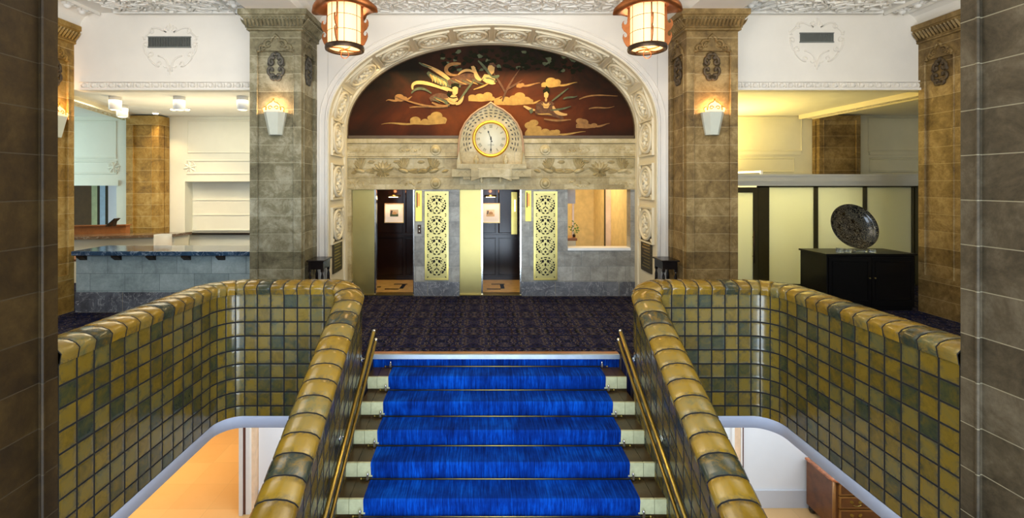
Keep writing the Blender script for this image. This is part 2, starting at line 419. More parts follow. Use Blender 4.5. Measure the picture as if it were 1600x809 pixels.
M['paint_faint'] = plain('dull_gold_pigment', (.26, .12, .03), .8, var=.3, scale=12)
def frosted(name, c):
    t = NT(name); t.base(c); t.set(Roughness=.55, Transmission_Weight=.0)
    tr = t.node('ShaderNodeBsdfTranslucent'); tr.inputs[0].default_value = (*c, 1)
    mx = t.node('ShaderNodeMixShader'); mx.inputs[0].default_value = .7
    t.link(t.b.outputs[0], mx.inputs[1]); t.link(tr.outputs[0], mx.inputs[2]); t.link(mx.outputs[0], t.n['Material Output'].inputs[0]); return t.m
M['frosted'] = frosted('frosted_glass', (.80, .82, .70))
M['lampshade'] = frosted('white_lampshade_fabric', (.85, .82, .75))

# ------------------------------------------------------------------ the setting
CXA = .2                                   # axis of symmetry of the hall
def mir(x): return 2 * CXA - x
# upper floor around the open well
m = MB()
for (x0, x1, y0, y1) in ((-12, -3.17, -4, 7.9), (3.57, 12, -4, 7.9), (-12, 12, 7.9, 11.4), (-3.17, -1.32, 5.53, 7.9), (1.72, 3.57, 5.53, 7.9), (-1.32, 1.72, 5.79, 7.9)):
    m.box(x0, x1, y0, y1, -.6, 0, 0)
struct(m.build('floor', M['carpet']))
m = MB(); m.box(-12, 12, -4, 11.4, -3.0, -2.9)
struct(m.build('floor_lower', M['lower_floor']))
m = MB()
m.box(-12, 12, -4.1, 7.77, 4.95, 5.05); m.box(-12, -3.45, 8.0, 11.4, 3.75, 3.85); m.box(3.85, 12, 8.0, 11.4, 3.75, 3.85)
m.box(-3.4, 3.8, 7.77, 8.9, 4.95, 5.05)
# coves beside the long beams
def cove(xe, sg):
    prof = [(0, 4.72)] + [(.26 * (1 - math.cos(a)), 4.72 + .23 * math.sin(a)) for a in (PI/8, PI/4, 3*PI/8, PI/2)] + [(0, 4.95)]
    m.prism(prof, lambda u, v, w_: Vector((xe + sg * u, w_, v)), -4, 7.77)
for (a, b) in ((-3.49, -2.71), (3.13, 3.91), (7.29, 8.07), (-7.43, -6.65)):
    m.box(a, b, -4, 7.77, 4.72, 4.95); cove(a, -1); cove(b, 1)
struct(m.build('ceiling', M['ceil']))
# raised plaster fretwork on the ceiling between beams
m = MB()
def cfr(u, v, w_): return Vector((u, v, 4.95 - w_))
def fret(xa, xb, y0, y1):
    m.box(xa, xb, y1 - .06, y1, 4.90, 4.95)
    x = xa + .1
    while x < xb - .1:
        y = y0
        while y < y1 - .1:
            k = random.random(); an = random.choice((PI/4, -PI/4, PI/4, -PI/4, 0, PI/2)); L = .05 + .05 * random.random(); cx_, cy_ = x + random.uniform(-.02, .02), y + random.uniform(-.02, .02)
            ca, sa = math.cos(an), math.sin(an)
            poly = [(cx_ + ca * a - sa * b, cy_ + sa * a + ca * b) for a, b in ((-L, -.013), (L, -.013), (L, .013), (-L, .013))]
            m.prism(poly, cfr, 0, .03 + .02 * k)
            y += .085
        x += .115
fret(-2.2, 2.6, 6.4, 7.7); fret(-6.0, -3.9, 6.4, 7.7); fret(4.3, 6.6, 6.4, 7.7)
for xs in (6.87, -6.47, -3.85, 4.25):
    m.box(xs - .17, xs - .15, 5, 7.75, 4.90, 4.95); m.box(xs + .15, xs + .17, 5, 7.75, 4.90, 4.95)
    for k in range(9):
        yy = 7.6 - k * .27
        m.dome(xs, yy, .10, .10, .05, cfr, 0); m.dome(xs, yy, .05, .05, .05, cfr, .04)
        for q in range(6): m.leaf(xs, yy, .12, .03, q * PI/3, .03, cfr, w0=.01)
struct(m.build('ceiling_relief', M['ceil']))
# back wall with arch, headers over the side openings
AX, AA, AB, ASP = .21, 2.74, 1.66, 3.10
def arch_pt(t):      # t in -1..1 over the head from left to right
    a = PI * (1 - (t + 1) / 2); c, s_ = math.cos(a), math.sin(a); e = 2 / 2.08
    return AX + AA * math.copysign(abs(c) ** e, c), ASP + AB * abs(s_) ** e
m = MB(); NA = 48
ap = [arch_pt(-1 + 2 * i / NA) for i in range(NA + 1)]
YW = 7.77
for i in range(NA):
    (x0, z0), (x1, z1) = ap[i], ap[i + 1]
    m.face([m.vert(p) for p in ((x0, YW, z0), (x1, YW, z1), (x1, YW, 4.95), (x0, YW, 4.95))])
m.box(-3.4, AX - AA - .004, YW, 8.8, 0, 4.95); m.box(AX + AA + .004, 3.8, YW, 8.8, 0, 4.95)
m.box(-6.65, -3.49, YW, 8.0, 3.675, 4.95); m.box(3.91, 7.29, YW, 8.0, 3.675, 4.95)
m.box(-3.4, -2.75, 8.8, 11.4, 0, 4.9); m.box(3.25, 3.85, 8.8, 11.4, 0, 4.9)
m.box(-12, -6.65, YW, 8.0, 3.675, 4.95); m.box(7.29, 12, YW, 8.0, 3.675, 4.95)
struct(m.build('wall_back', M['plaster']))
m = MB()
for (a, b) in ((-6.65, -3.49), (3.91, 7.29)):
    fr = F_front(YW)
    m.box(a, b, YW - .05, YW, 3.66, 3.70); m.box(a, b, YW - .035, YW, 3.795, 3.82)
    n = int((b - a) / .144)
    for i in range(n):
        u = a + (i + .5) * (b - a) / n
        m.dome(u, 3.745, .042, .045, .045, fr); m.stroke(spiral(u, 3.75, .06, .06, PI, 2 * PI, 8), .007, fr, .004)
        m.leaf(u + .072, 3.705, .08, .012, PI/2, .03, fr)
struct(m.build('trim_1', M['plaster']))
# arch surround: reveal and raised plaster panels
arch = thing('arch_surround', 'cream plaster archway reveal with oval carved medallions framing the elevator lobby', 'archway', (AX, 8.3, 0))
m = MB(); path = [(AX - AA, 0.0), (AX - AA, 1.5), (AX - AA, 2.6)] + ap + [(AX + AA, 2.6), (AX + AA, 1.5), (AX + AA, 0.0)]
for i in range(len(path) - 1):
    (x0, z0), (x1, z1) = path[i], path[i + 1]
    m.face([m.vert(p) for p in ((x0, YW, z0), (x0, 8.8, z0), (x1, 8.8, z1), (x1, YW, z1))], 0, True)
m.build('reveal', M['plaster_cream'], arch)
def arc_samples(pts):
    d = [0]
    for i in range(1, len(pts)): d.append(d[-1] + math.dist(pts[i - 1], pts[i]))
    return d
def at_len(pts, d, L):
    L = max(0, min(d[-1], L))
    for i in range(1, len(d)):
        if L <= d[i]:
            t = (L - d[i - 1]) / max(1e-9, d[i] - d[i - 1]); a, b = pts[i - 1], pts[i]
            return (a[0] + (b[0] - a[0]) * t, a[1] + (b[1] - a[1]) * t), ((b[0] - a[0]) / max(1e-9, d[i] - d[i-1]), (b[1] - a[1]) / max(1e-9, d[i] - d[i-1]))
    return pts[-1], (0, -1)
pd = arc_samples(path); LT = pd[-1]
# continuous raised borders along the reveal and a roll moulding on the face
for (y0, y1, h, nm) in ((YW - .02, YW + .07, .02, 'border_moulding'), (8.66, 8.8, .035, 'border_moulding')):
    m = MB()
    for i in range(len(path) - 1):
        (x0, z0), (x1, z1) = path[i], path[i + 1]
        def nrm(k):
            a = path[max(0, k - 1)]; b = path[min(len(path) - 1, k + 1)]; L = math.dist(a, b); return ((b[1] - a[1]) / L, -(b[0] - a[0]) / L)
        n0, n1 = nrm(i), nrm(i + 1)
        q0, q1 = (x0 + n0[0] * h, z0 + n0[1] * h), (x1 + n1[0] * h, z1 + n1[1] * h)
        a = [m.vert(p) for p in ((x0, y0, z0), (q0[0], y0, q0[1]), (q0[0], y1, q0[1]), (x0, y1, z0), (x1, y0, z1), (q1[0], y0, q1[1]), (q1[0], y1, q1[1]), (x1, y1, z1))]
        m.face((a[0], a[1], a[5], a[4])); m.face((a[1], a[2], a[6], a[5])); m.face((a[2], a[3], a[7], a[6]))
    m.build(nm, M['plaster_cream'], arch)
m = MB()
m.tube([(x + (x - AX) * .012, YW - .005, z + (.03 if z > 3 else 0)) for x, z in path], .018, 6)
m.tube([(x + (x - AX) * .05, YW - .002, z + (.13 * max(0, (z - 3) / 1.76))) for x, z in path], .012, 6)
m.build('face_moulding', M['plaster'], arch)
mb = MB(); I3 = lambda u, v, w_: Vector((u, v, w_))
# medallion: local x along arch, y depth, z out of the reveal
def ellipse(a, b, n=28, c=(0, 0)): return [(c[0] + a * math.cos(2 * PI * i / n), c[1] + b * math.sin(2 * PI * i / n)) for i in range(n)]
for (a, b, r) in ((.25, .275, .030), (.190, .21, .018)):
    mb.tube([(x, y, .030) for x, y in ellipse(a, b)], r, 6, closed=True)
for sx_, L in ((-1, .29), (1, .29)):
    mb.box(min(sx_ * .29, sx_ * .315), max(sx_ * .29, sx_ * .315), -.33, .33, 0, .045)
for sy_ in (-1, 1): mb.box(-.315, .315, min(sy_ * .31, sy_ * .335), max(sy_ * .31, sy_ * .335), 0, .045)
mb.prism(ellipse(.25, .275), I3, 0, .03); I4 = lambda u, v, w_: Vector((u, v, w_ + .03))
mb.dome(0, 0, .045, .045, .05, I4)
for q in range(6): mb.leaf(.03 * math.cos(q * PI/3), .03 * math.sin(q * PI/3), .09, .026, q * PI/3, .04, I4, w0=.004)
for sx_ in (-1, 1):
    for sy_ in (-1, 1):
        mb.stroke([(sx_ * x, sy_ * y) for x, y in spiral(.11, .09, .05, .012, -PI/2, 2.2, 12)], .018, I4, .008)
        mb.leaf(sx_ * .06, sy_ * .15, .09, .022, math.atan2(sy_ * .2, sx_ * 1), .02, I4)
        mb.leaf(sx_ * .285, sy_ * .305, .09, .02, math.atan2(-sy_, -sx_), .02, I4)
def place_on_arch(o, L, s=1):
    (x, z), (tx, tz) = at_len(path, pd, L)
    nx, nz = tz, -tx
    o.matrix_local = Matrix(((tx, 0, nx, x - AX), (0, 1, 0, -.07), (tz, 0, nz, z), (0, 0, 0, 1)))
med = mb.build('medallion', M['plaster_cream'], arch); WL[med.name] = Vector((0, 0, 0))
med.data.transform(Matrix.Translation((AX, 8.3, 0)))
ds = [LT / 2 + (k + .5) * .70 for k in range(5)] + [LT / 2 + 3.72 + .76 * k for k in range(3)]
first = True
for dlt in ds:
    for sg in (-1, 1):
        o = med if first else med.copy()
        if not first: COL.objects.link(o)
        first = False; place_on_arch(o, LT / 2 + sg * (dlt - LT / 2))
# bronze plaques on the jambs
for sg, lab in ((-1, 'left'), (1, 'right')):
    x = AX + sg * AA; m = MB(); fr = F_side(x, -sg)
    m.box(8.06, 8.52, .62, 1.26, 0, .02, 0, lambda a, b, c: fr(a, b, c))  if False else None
    y0, y1, z0, z1 = 7.99, 8.50, 1.02, 1.34 + .2
    a, b = (x, x + .022) if sg < 0 else (x - .022, x)
    z0, z1 = PZ(424, 8.25), PZ(367, 8.25)
    m.box(a, b, y0, y1, z0, z1, 0)
    fr = F_side(x + .022 if sg < 0 else x - .022, -sg)
    m.tube([fr(y0 + .02, z0 + .02, 0), fr(y1 - .02, z0 + .02, 0), fr(y1 - .02, z1 - .02, 0), fr(y0 + .02, z1 - .02, 0)], .008, 6, closed=True, sm=False)
    for r in range(9): m.box(*( (a, b + .004) if sg < 0 else (a - .004, b)), y0 + .07, y1 - .07 - .05 * (r % 3), z0 + .08 + r * .055, z0 + .095 + r * .055, 1)
    tag(m.build('bronze_plaque', [M['bronze'], M['brass_dull']]), 'dark bronze plaque on the %s' % ('jamb of the arch beside the half-open elevator leaf' if sg < 0 else 'jamb of the arch beside the lit counter window'), 'plaque')
# room shells
m = MB(); m.box(-12.1, -12, -4, 11.4, -2.9, 4.95); struct(m.build('wall_left', M['room_wall']))
m = MB(); m.box(12, 12.1, -4, 11.4, -2.9, 4.95); struct(m.build('wall_right', M['lounge_wall']))
m = MB()      # wall behind the viewer with three tall windows
for (a, b) in ((-12, -5.8), (-2.6, -1.4), (1.8, 3.0), (6.2, 12)): m.box(a, b, -4.1, -4, -2.9, 4.95)
for (a, b) in ((-5.8, -2.6), (-1.4, 1.8), (3.0, 6.2)): m.box(a, b, -4.1, -4, 4.7, 4.95); m.box(a, b, -4.1, -4, -.2, .5)
struct(m.build('wall_front', M['plaster']))
m = MB(); z3 = 3.75
m.box(-12, -10.3, 11.4, 11.5, 0, z3); m.box(-10.3, -8.87, 11.4, 11.5, 0, .9); m.box(-10.3, -8.87, 11.4, 11.5, 2.07, z3); m.box(-8.87, -7.2, 11.4, 11.5, 0, z3)
m.box(-7.2, -3.4, 11.7, 11.8, 0, 2.17); m.box(-7.2, -3.4, 11.4, 11.8, 2.17, z3); m.box(-7.3, -7.2, 11.5, 11.8, 0, z3)
m.box(-12, -8.0, 13.0, 13.1, 0, z3)
# panel mouldings and horizontal boards
def rectm(x0, x1, z0, z1, y, r=.024, mi=0, ear=False):
    fr = F_front(y)
    m.tube([fr(x0, z0, 0), fr(x1, z0, 0), fr(x1, z1, 0), fr(x0, z1, 0)], r, 6, mi, closed=True, sm=False)
Y1 = 11.4
rectm(-11.5, PX(182, Y1), PZ(247, Y1), PZ(190, Y1), Y1); rectm(-11.5, PX(183, Y1), PZ(271, Y1), PZ(252, Y1), Y1)
rectm(PX(294, Y1), -3.5, PZ(238, Y1), PZ(188, Y1), Y1); rectm(PX(292, Y1), -3.5, PZ(271, Y1), PZ(251, Y1), Y1)
for z in (1.70, 1.33, .95): m.box(-7.2, -3.4, 11.685, 11.7, z, z + .015)
m.box(-11.5, -8.8, 11.36, 11.4, 2.07, 2.20)
fr = F_front(Y1)
for ux in (PX(178, Y1), PX(297, Y1)):
    uz = PZ(261.5, Y1)
    for q in range(8): m.leaf(ux, uz, .17, .035, q * PI/4 + .2, .03, fr)
    m.dome(ux, uz, .05, .05, .04, fr); m.tube([fr(ux + .13 * math.cos(a * PI/8), uz + .15 * math.sin(a * PI/8), 0) for a in range(16)], .012, 6, closed=True)
struct(m.build('wall_reception', M['room_wall']))
m = MB(); Y2 = 11.2; m.box(3.8, 12, Y2, Y2 + .1, 0, z3)
rectm(4.2, PX(1252, Y2), PZ(236, Y2), 3.7, Y2); rectm(4.2, PX(1240, Y2), PZ(268, Y2), PZ(247, Y2), Y2)
rectm(PX(1356, Y2), 11, PZ(236, Y2), 3.7, Y2); rectm(PX(1358, Y2), 11, PZ(268, Y2), PZ(248, Y2), Y2)
m.box(4.2, PX(1250, Y2), Y2 - .04, Y2, PZ(242, Y2), PZ(237, Y2)); m.box(PX(1357, Y2), 11, Y2 - .04, Y2, PZ(242, Y2), PZ(237, Y2))
struct(m.build('wall_lounge', M['lounge_wall']))
# ornamented ceiling beams in both rooms
def orn_beam(p0, p1, wd, name):
    m = MB(); p0 = Vector(p0); p1 = Vector(p1); d = (p1 - p0); L = d.length; d.normalize(); n = Vector((-d.y, d.x, 0))
    fr = lambda u, v, w_: p0 + d * u + n * v + Vector((0, 0, -w_))
    m.box(0, L, -wd/2, wd/2, -.12, 0, 0, fr); m.box(0, L, -wd/2, -wd/2 + .04, 0, .03, 0, fr); m.box(0, L, wd/2 - .04, wd/2, 0, .03, 0, fr)
    u = .1
    while u < L - .1:
        m.leaf(u, 0, .16, .05, .5, .035, fr); m.leaf(u, 0, .16, .05, -.5, .035, fr); m.dome(u, 0, .03, .03, .03, fr); u += .2
    struct(m.build(name, M['plaster_cream']))
orn_beam((-7.5, 8.0, 3.68), (-8.5, 11.35, 3.68), .3, 'trim_2')
orn_beam((7.86, 8.0, 3.68), (7.78, 11.15, 3.68), .36, 'trim_3')
# dim room seen through the reception hatch
m = MB(); m.box(-12, PX(127, 13), 12.9, 13, 0, 3); struct(m.build('wall_hatch_room', plain('dark_ochre_paint', (.12, .075, .02), .7)))
m = MB(); YH = 12.3
for (a, b, mi) in ((70, 143, 4), (143, 152, 0), (152, 156, 1), (156, 164.5, 2), (164.5, 169, 1), (169, 182, 3)):
    m.box(PX(a, YH), PX(b, YH), YH, YH + .05, 0, 2.6, mi)
struct(m.build('trim_4', [plain('pale_green_panel', (.55, .62, .30), .5), M['mullion'], plain('pale_blue_jamb', (.5, .68, .75), .5), M['white'], plain('ochre_brown_panel', (.13, .075, .02), .7)]))

# ------------------------------------------------------------------ stone columns
CAPH = 4.42
def crest(m, fr, w_, h, r, wd):
    pts = [(x * w_, y * h) for x, y in ((-1, 0), (-.82, 0), (-.88, .22), (-.80, .40), (-.66, .42), (-.58, .34), (-.60, .55), (-.50, .74), (-.34, .80), (-.22, .72), (-.20, .90), (-.10, 1.02), (0, 1.18))]
    pts2 = [(-x, y) for x, y in pts][::-1]
    m.stroke(pts + pts2[1:], r, fr, wd)
    for sg in (-1, 1):
        m.stroke([(sg * x, y) for x, y in spiral(-w_ * .62, h * .22, w_ * .15, w_ * .04, 0, 5.5, 12)], r * .8, fr, wd)
        m.stroke([(sg * x, y) for x, y in spiral(-w_ * .34, h * .42, w_ * .13, w_ * .04, 1, 6, 12)], r * .7, fr, wd)
def scrolls(m, fr, w_, h, wd, r=.018):
    for sg in (-1, 1):
        for (cx_, cy_, R, a0, a1) in ((.42, .35, .38, 2.2, -3.9), (.48, -.28, .42, -2.4, 3.6), (.25, .68, .26, 2.6, -3.0), (.28, -.70, .30, -2.6, 3.0)):
            m.stroke([(sg * x * w_, y * h) for x, y in spiral(cx_, cy_, R, R * .2, a0, a1, 16)], r, fr, wd)
            m.dome(sg * cx_ * w_, cy_ * h, w_ * .09, w_ * .09, .02, fr, wd - .005)
        m.leaf(sg * .1 * w_, .75 * h, .32 * h, .10 * w_, PI/2 - sg * .2, .03, fr, w0=wd - .01)
        m.leaf(sg * .1 * w_, -.72 * h, .30 * h, .10 * w_, -PI/2 + sg * .35, .03, fr, w0=wd - .01)
        m.leaf(sg * .72 * w_, 0, .3 * h, .10 * w_, PI/2 - sg * .3, .03, fr, w0=wd - .01)
    m.leaf(0, -.95 * h, .35 * h, .12 * w_, PI/2, .03, fr, w0=wd - .01); m.leaf(0, .72 * h, .42 * h, .14 * w_, PI/2, .035, fr, w0=wd - .01)
def column(x0, x1, y0, y1, mat, label, top=4.72, panel=True, faces='flr', pz=(.62, 4.12), cap=True, group=None, marg=.11, z0=0):
    c = thing('stone_column', label, 'column', ((x0 + x1) / 2, (y0 + y1) / 2, z0), group); c['kind'] = 'thing'
    m = MB(); ins = .03; zt = CAPH if cap else top
    m.box(x0 + ins, x1 - ins, y0 + ins, y1 - ins, z0, zt)
    zb, zp = pz
    # raised margins around the sunk panels
    m.box(x0, x1, y0, y1, z0, zb); m.box(x0, x1, y0, y1, zp, zt)
    for (a, b) in ((x0, x0 + marg), (x1 - marg, x1)):
        for (e, f) in ((y0, y0 + marg), (y1 - marg, y1)): m.box(a, b, e, f, zb, zp)
    m.build('shaft', mat, c)
    m = MB()
    def pm(fr, u0, u1):
        m.tube([fr(u0, zb, 0), fr(u1, zb, 0), fr(u1, zp, 0), fr(u0, zp, 0)], .012, 6, closed=True, sm=False)
    frs = []
    if 'f' in faces: frs.append((F_front(y0), x0, x1))
    if 'l' in faces: frs.append((F_side(x0, -1), y0, y1))
    if 'r' in faces: frs.append((F_side(x1, 1), y0, y1))
    for fr, u0, u1 in frs: pm(fr, u0 + marg, u1 - marg)
    m.build('panel_moulding', mat, c)
    if cap:
        m = MB(); prof = [(0, CAPH), (.035, CAPH + .01), (.035, CAPH + .035), (.02, CAPH + .05), (.03, CAPH + .10), (.065, CAPH + .16), (.10, CAPH + .20), (.10, CAPH + .215), (.125, CAPH + .22), (.125, 4.72), (0, 4.72)]
        rings = []
        for o_, z in prof:
            rings.append([m.vert(p) for p in ((x0 - o_, y0 - o_, z), (x1 + o_, y0 - o_, z), (x1 + o_, y1, z), (x0 - o_, y1, z))])
        for a, b in zip(rings, rings[1:]):
            for k in range(4): m.face((a[k], a[(k + 1) % 4], b[(k + 1) % 4], b[k]))
        # carved leaf band on the flare
        def slope(fr): return lambda u, v, w_: fr(u, CAPH + .055 + v, .03 + v * .7 + w_)
        for fr, u0, u1 in frs:
            n = int((u1 - u0 + .12) / .055); f2 = slope(fr)
            for i in range(n): m.leaf(u0 - .06 + (i + .5) * (u1 - u0 + .12) / n, .0, .13, .022, PI/2, .025, f2)
            m.tube([f2(u0 - .05, .0, 0), f2(u1 + .05, .0, 0)], .012, 6)
        m.build('capital', mat, c)
        for fr, u0, u1 in frs:
            uc = (u0 + u1) / 2
            m = MB(); crest(m, shift(fr, uc, 4.12), (u1 - u0) / 2 - marg, .21, .024, .004); m.build('panel_crest', mat, c)
            m = MB(); scrolls(m, shift(fr, uc, 3.89), .15, .21, -.015, .024); m.build('carved_medallion', M['patina_grey'] if mat is M['stone_grey'] else M['patina_brown'], c)['label'] = 'dark scrolled medallion'
    return c
column(-3.49, -2.71, 7.08, YW, M['stone_grey'], 'greyish carved stone column beside the reception counter')
column(3.13, 3.91, 7.08, YW, M['stone_brown'], 'brown carved stone column beside the lounge doorway')
column(-7.53, -6.75, 7.08, YW, M['stone_gold'], 'golden stone column at the far end of the reception counter', faces='rf')
column(7.29, 8.07, 7.08, YW, M['stone_brown'], 'brown stone column beside the black display cabinet', faces='lf')
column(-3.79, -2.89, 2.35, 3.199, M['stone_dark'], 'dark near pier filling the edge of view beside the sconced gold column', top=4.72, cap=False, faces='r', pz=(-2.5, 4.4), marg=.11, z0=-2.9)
column(3.29, 4.19, 2.35, 3.199, M['stone_dark_grey'], 'grey near pier at the edge of view beside the lounge side parapet', top=4.72, cap=False, faces='l', pz=(-2.5, 4.4), marg=.11, z0=-2.9)
column(PX(197, 11), PX(248, 11), 11.0, 11.38, M['stone_gold'], 'golden pilaster against the reception back wall', top=3.72, cap=False, faces='fr', pz=(.3, 3.5), marg=.16)
column(PX(1278, 11), PX(1342, 11), 10.95, 11.19, M['stone_brown'], 'brown pilaster on the lounge back wall above the glass partition', top=3.72, cap=False, faces='f', pz=(.3, 3.6), marg=.10)

# ------------------------------------------------------------------ tiled parapets around the stairwell
HT = .14; TS = .15
def parapet_path():
    P = []; ds_ = .03; u = 0
    pts = [(-3.03, 3.2 + .0, 1.0, 0)]
    def add(x, y, z): 
        nonlocal u
        l = pts[-1]; u_ = math.hypot(x - l[0], y - l[1]); pts.append((x, y, z, l[3] + u_))
    y = 3.2
    while y < 5.0 - 1e-6: y = min(5.0, y + .05); add(-3.03, y, 1.0)
    for i in range(1, 13):
        a = PI - PI / 2 * i / 12; add(-2.64 + .39 * math.cos(a), 5.0 + .39 * math.sin(a), 1.0)
    x = -2.64
    while x < -1.66 - 1e-6: x = min(-1.66, x + .05); add(x, 5.39, 1.0)
    for i in range(1, 11):
        t = i / 10; a = PI / 2 * (1 - t); add(-1.66 + .2 * math.cos(a), 5.19 + .2 * math.sin(a), 1 - .142 * t ** 1.6)
    y = 5.19
    while y > .5: y -= .05; add(-1.46, y, .858 - .547 * (5.19 - y))
    return pts
PP = parapet_path(); PL = [p[3] for p in PP]
def psample(L):
    L = max(0, min(PL[-1], L))
    for i in range(1, len(PL)):
        if L <= PL[i] + 1e-9:
            t = (L - PL[i - 1]) / (PL[i] - PL[i - 1]); a, b = PP[i - 1], PP[i]
            p = [a[k] + (b[k] - a[k]) * t for k in range(3)]; d = Vector((b[0] - a[0], b[1] - a[1], 0)).normalized()
            return Vector(p), d
LEN_ARC2 = None
def bottom(p, L):
    if p.x > -1.67 and p.y < 5.39: 
        k = min(1, (5.39 - p.y) / .2); return (1 - k) * -.5 + k * (p.z - 1.5)
    return -.5
CAPP = [(-.150, -.135), (-.158, -.085), (-.163, -.06), (-.135, -.030), (-.08, -.008), (0, 0), (.08, -.008), (.135, -.030), (.163, -.06), (.158, -.085), (.150, -.135)]
def sweep_faces(mir_):
    f = (lambda p: (mir(p[0]), p[1], p[2])) if mir_ else (lambda p: p)
    m = MB(); Ls = []; L = 0
    while L < PL[-1]: Ls.append(L); L += .03
    prev = None
    for L in Ls:
        p, d = psample(L); n = Vector((-d.y, d.x, 0)); zb = bottom(p, L); u = L / TS
        row = []
        for sg in (-1, 1):
            q = p + n * HT * sg
            row.append((m.vert(f((q.x, q.y, p.z - .13))), m.vert(f((q.x, q.y, zb))), (p.z - .13 - zb) / .157))
        if prev:
            for k in (0, 1):
                a, b = prev[1][k], row[k]
                m.face((a[0], a[1], b[1], b[0]), 0, True, [(prev[0], 0), (prev[0], -a[2]), (u, -b[2]), (u, 0)])
        prev = (u, row)
    a = prev[1]; m.face((a[0][0], a[0][1], a[1][1], a[1][0]), 0, False, [(0, 0), (0, -9), (1, -9), (1, 0)])
    # underside
    prevb = None
    for L in Ls[::3]:
        p, d = psample(L); n = Vector((-d.y, d.x, 0)); zb = bottom(p, L)
        r = [m.vert(f(((p + n * HT * s_).x, (p + n * HT * s_).y, zb))) for s_ in (-1, 1)]
        if prevb: m.face((prevb[0], prevb[1], r[1], r[0]), 0, False, [(.5, .5)] * 4)
        prevb = r
    c = MB(); prev = None; i = 0; nt = int(PL[-1] / TS)
    for t in range(nt):
        for q, sh in ((0.0, .007), (.07, .001), (.3, 0), (.5, -.001), (.7, 0), (.93, .001)):
            L = (t + q) * TS; p, d = psample(L); n = Vector((-d.y, d.x, 0)); row = []
            for (o_, h) in CAPP:
                s_ = 1 - sh * 4; row.append(c.vert(f((p.x + n.x * o_ * s_, p.y + n.y * o_ * s_, p.z + h - sh))))
            u = L / TS
            if prev:
                for k in range(len(CAPP) - 1):
                    v0, v1 = .06 + .88 * k / 10, .06 + .88 * (k + 1) / 10
                    c.face((prev[1][k], prev[1][k + 1], row[k + 1], row[k]), 0, True, [(prev[0], v0), (prev[0], v1), (u, v1), (u, v0)])
            prev = (u, row)
    c.face(prev[1], 0)
    s = MB(); prev = None
    for L in Ls:          # painted slab edge under the well side (outer legs only)
        p, d = psample(L)
        if p.x > -1.67 and p.y < 5.38: break
        n = Vector((-d.y, d.x, 0)); q = p - n * (HT + .004); q2 = p + n * HT
        row = [s.vert(f((q.x, q.y, -.5))), s.vert(f((q.x, q.y, -.63))), s.vert(f((q2.x, q2.y, -.63)))]
        if prev:
            s.face((prev[0], prev[1], row[1], row[0]), 0, True); s.face((prev[1], prev[2], row[2], row[1]))
        prev = row
    return m, c, s
for mi_, lab in ((False, 'glazed ochre tile parapet wrapping the stairwell on the reception side'), (True, 'glazed ochre tile parapet wrapping the stairwell on the lounge side')):
    t = thing('tiled_parapet', lab, 'parapet', (mir(-1.46) if mi_ else -1.46, 5.2, 0)); t['kind'] = 'thing'
    a, b, c_ = sweep_faces(mi_)
    a.build('tile_facing', M['glaze'], t); b.build('coping', M['cap_glaze'], t)['label'] = 'rounded golden glazed coping tiles'
    c_.build('slab_edge', M['fascia'], t)['label'] = 'pale blue white painted slab edge'
# ------------------------------------------------------------------ staircase
R_, T_, D0 = .161, .294, 5.79
st = thing('staircase', 'tiled staircase with cream step faces rising to the elevator lobby', 'staircase', (CXA, 5.79, 0)); st['kind'] = 'thing'
NS = 17
for k in range(1, NS + 1):
    m = MB(); y1 = D0 - (k - 1) * T_; y0 = D0 - k * T_; z = -k * R_
    xs = (-1.32, -1.205, -1.075); 
    m.box(-1.32, 1.72, y0, y1 + (.0 if k == 1 else .0), z - R_ * 1.6, z - .02, 0)
    for sg in (0, 1):
        for a, b in ((-1.32, -1.212), (-1.208, -1.06)):
            if sg: a, b = mir(b), mir(a)
            m.box(a, b, y0 - .012, y0 + .012, z - .135, z + .001, 1)      # cream nosing tile
            m.box(a, b, y0 + .012, y1, z - .02, z, 0)
            m.box(a, b, y0 - .004, y0 + .0, z - R_ + .0, z - .136, 0)
    m.box(-1.06, mir(-1.06), y0, y1, z - .02, z, 0)
    m.build('step', [M['tread'], M['step_face']], st)
m = MB(); m.box(-1.32, 1.72, D0 - .04, D0 - .001, -.05, 0.004, 1); m.box(-1.32, 1.72, D0, D0 + .07, -.0, .006, 0)
struct(m.build('trim_5', [M['wood'], plain('pale_metal_nosing', (.35, .42, .50), .4, .7)]))
m = MB(); xa, xb = -1.075, mir(-1.075)
th = .012; prof = [(D0 - .020, -R_ + .014)]
for k in range(1, NS + 1):
    y0 = D0 - k * T_; z = -k * R_
    prof += [(y0 + .02, z + th + .002), (y0 - .012, z + th - .001), (y0 - .024, z - .008), (y0 - .022, z - .03), (y0 - .014, z - .09), (y0 - .010, z - R_ + .014)]
top = [(m.vert((xa, y, z)), m.vert((xb, y, z))) for y, z in prof]
for a, b in zip(top, top[1:]): m.face((a[0], a[1], b[1], b[0]), 0, False)
for side in (0, 1):     # selvedges down to the step
    low = [m.vert(((xa, xb)[side], y + .009, z - .009)) for y, z in prof]
    for i in range(len(prof) - 1): m.face((top[i][side], top[i + 1][side], low[i + 1], low[i]), 0)
tag(m.build('stair_carpet', M['runner']), 'vivid blue carpet runner down the middle of the tiled stairs', 'carpet')
m = MB(); m.box(-1.318, 1.718, D0 - .014, D0 - .001, -R_ + .001, -.052)
tag(m.build('landing_carpet_edge', M['runner']), 'strip of blue carpet on the topmost riser under the lobby edge', 'carpet')
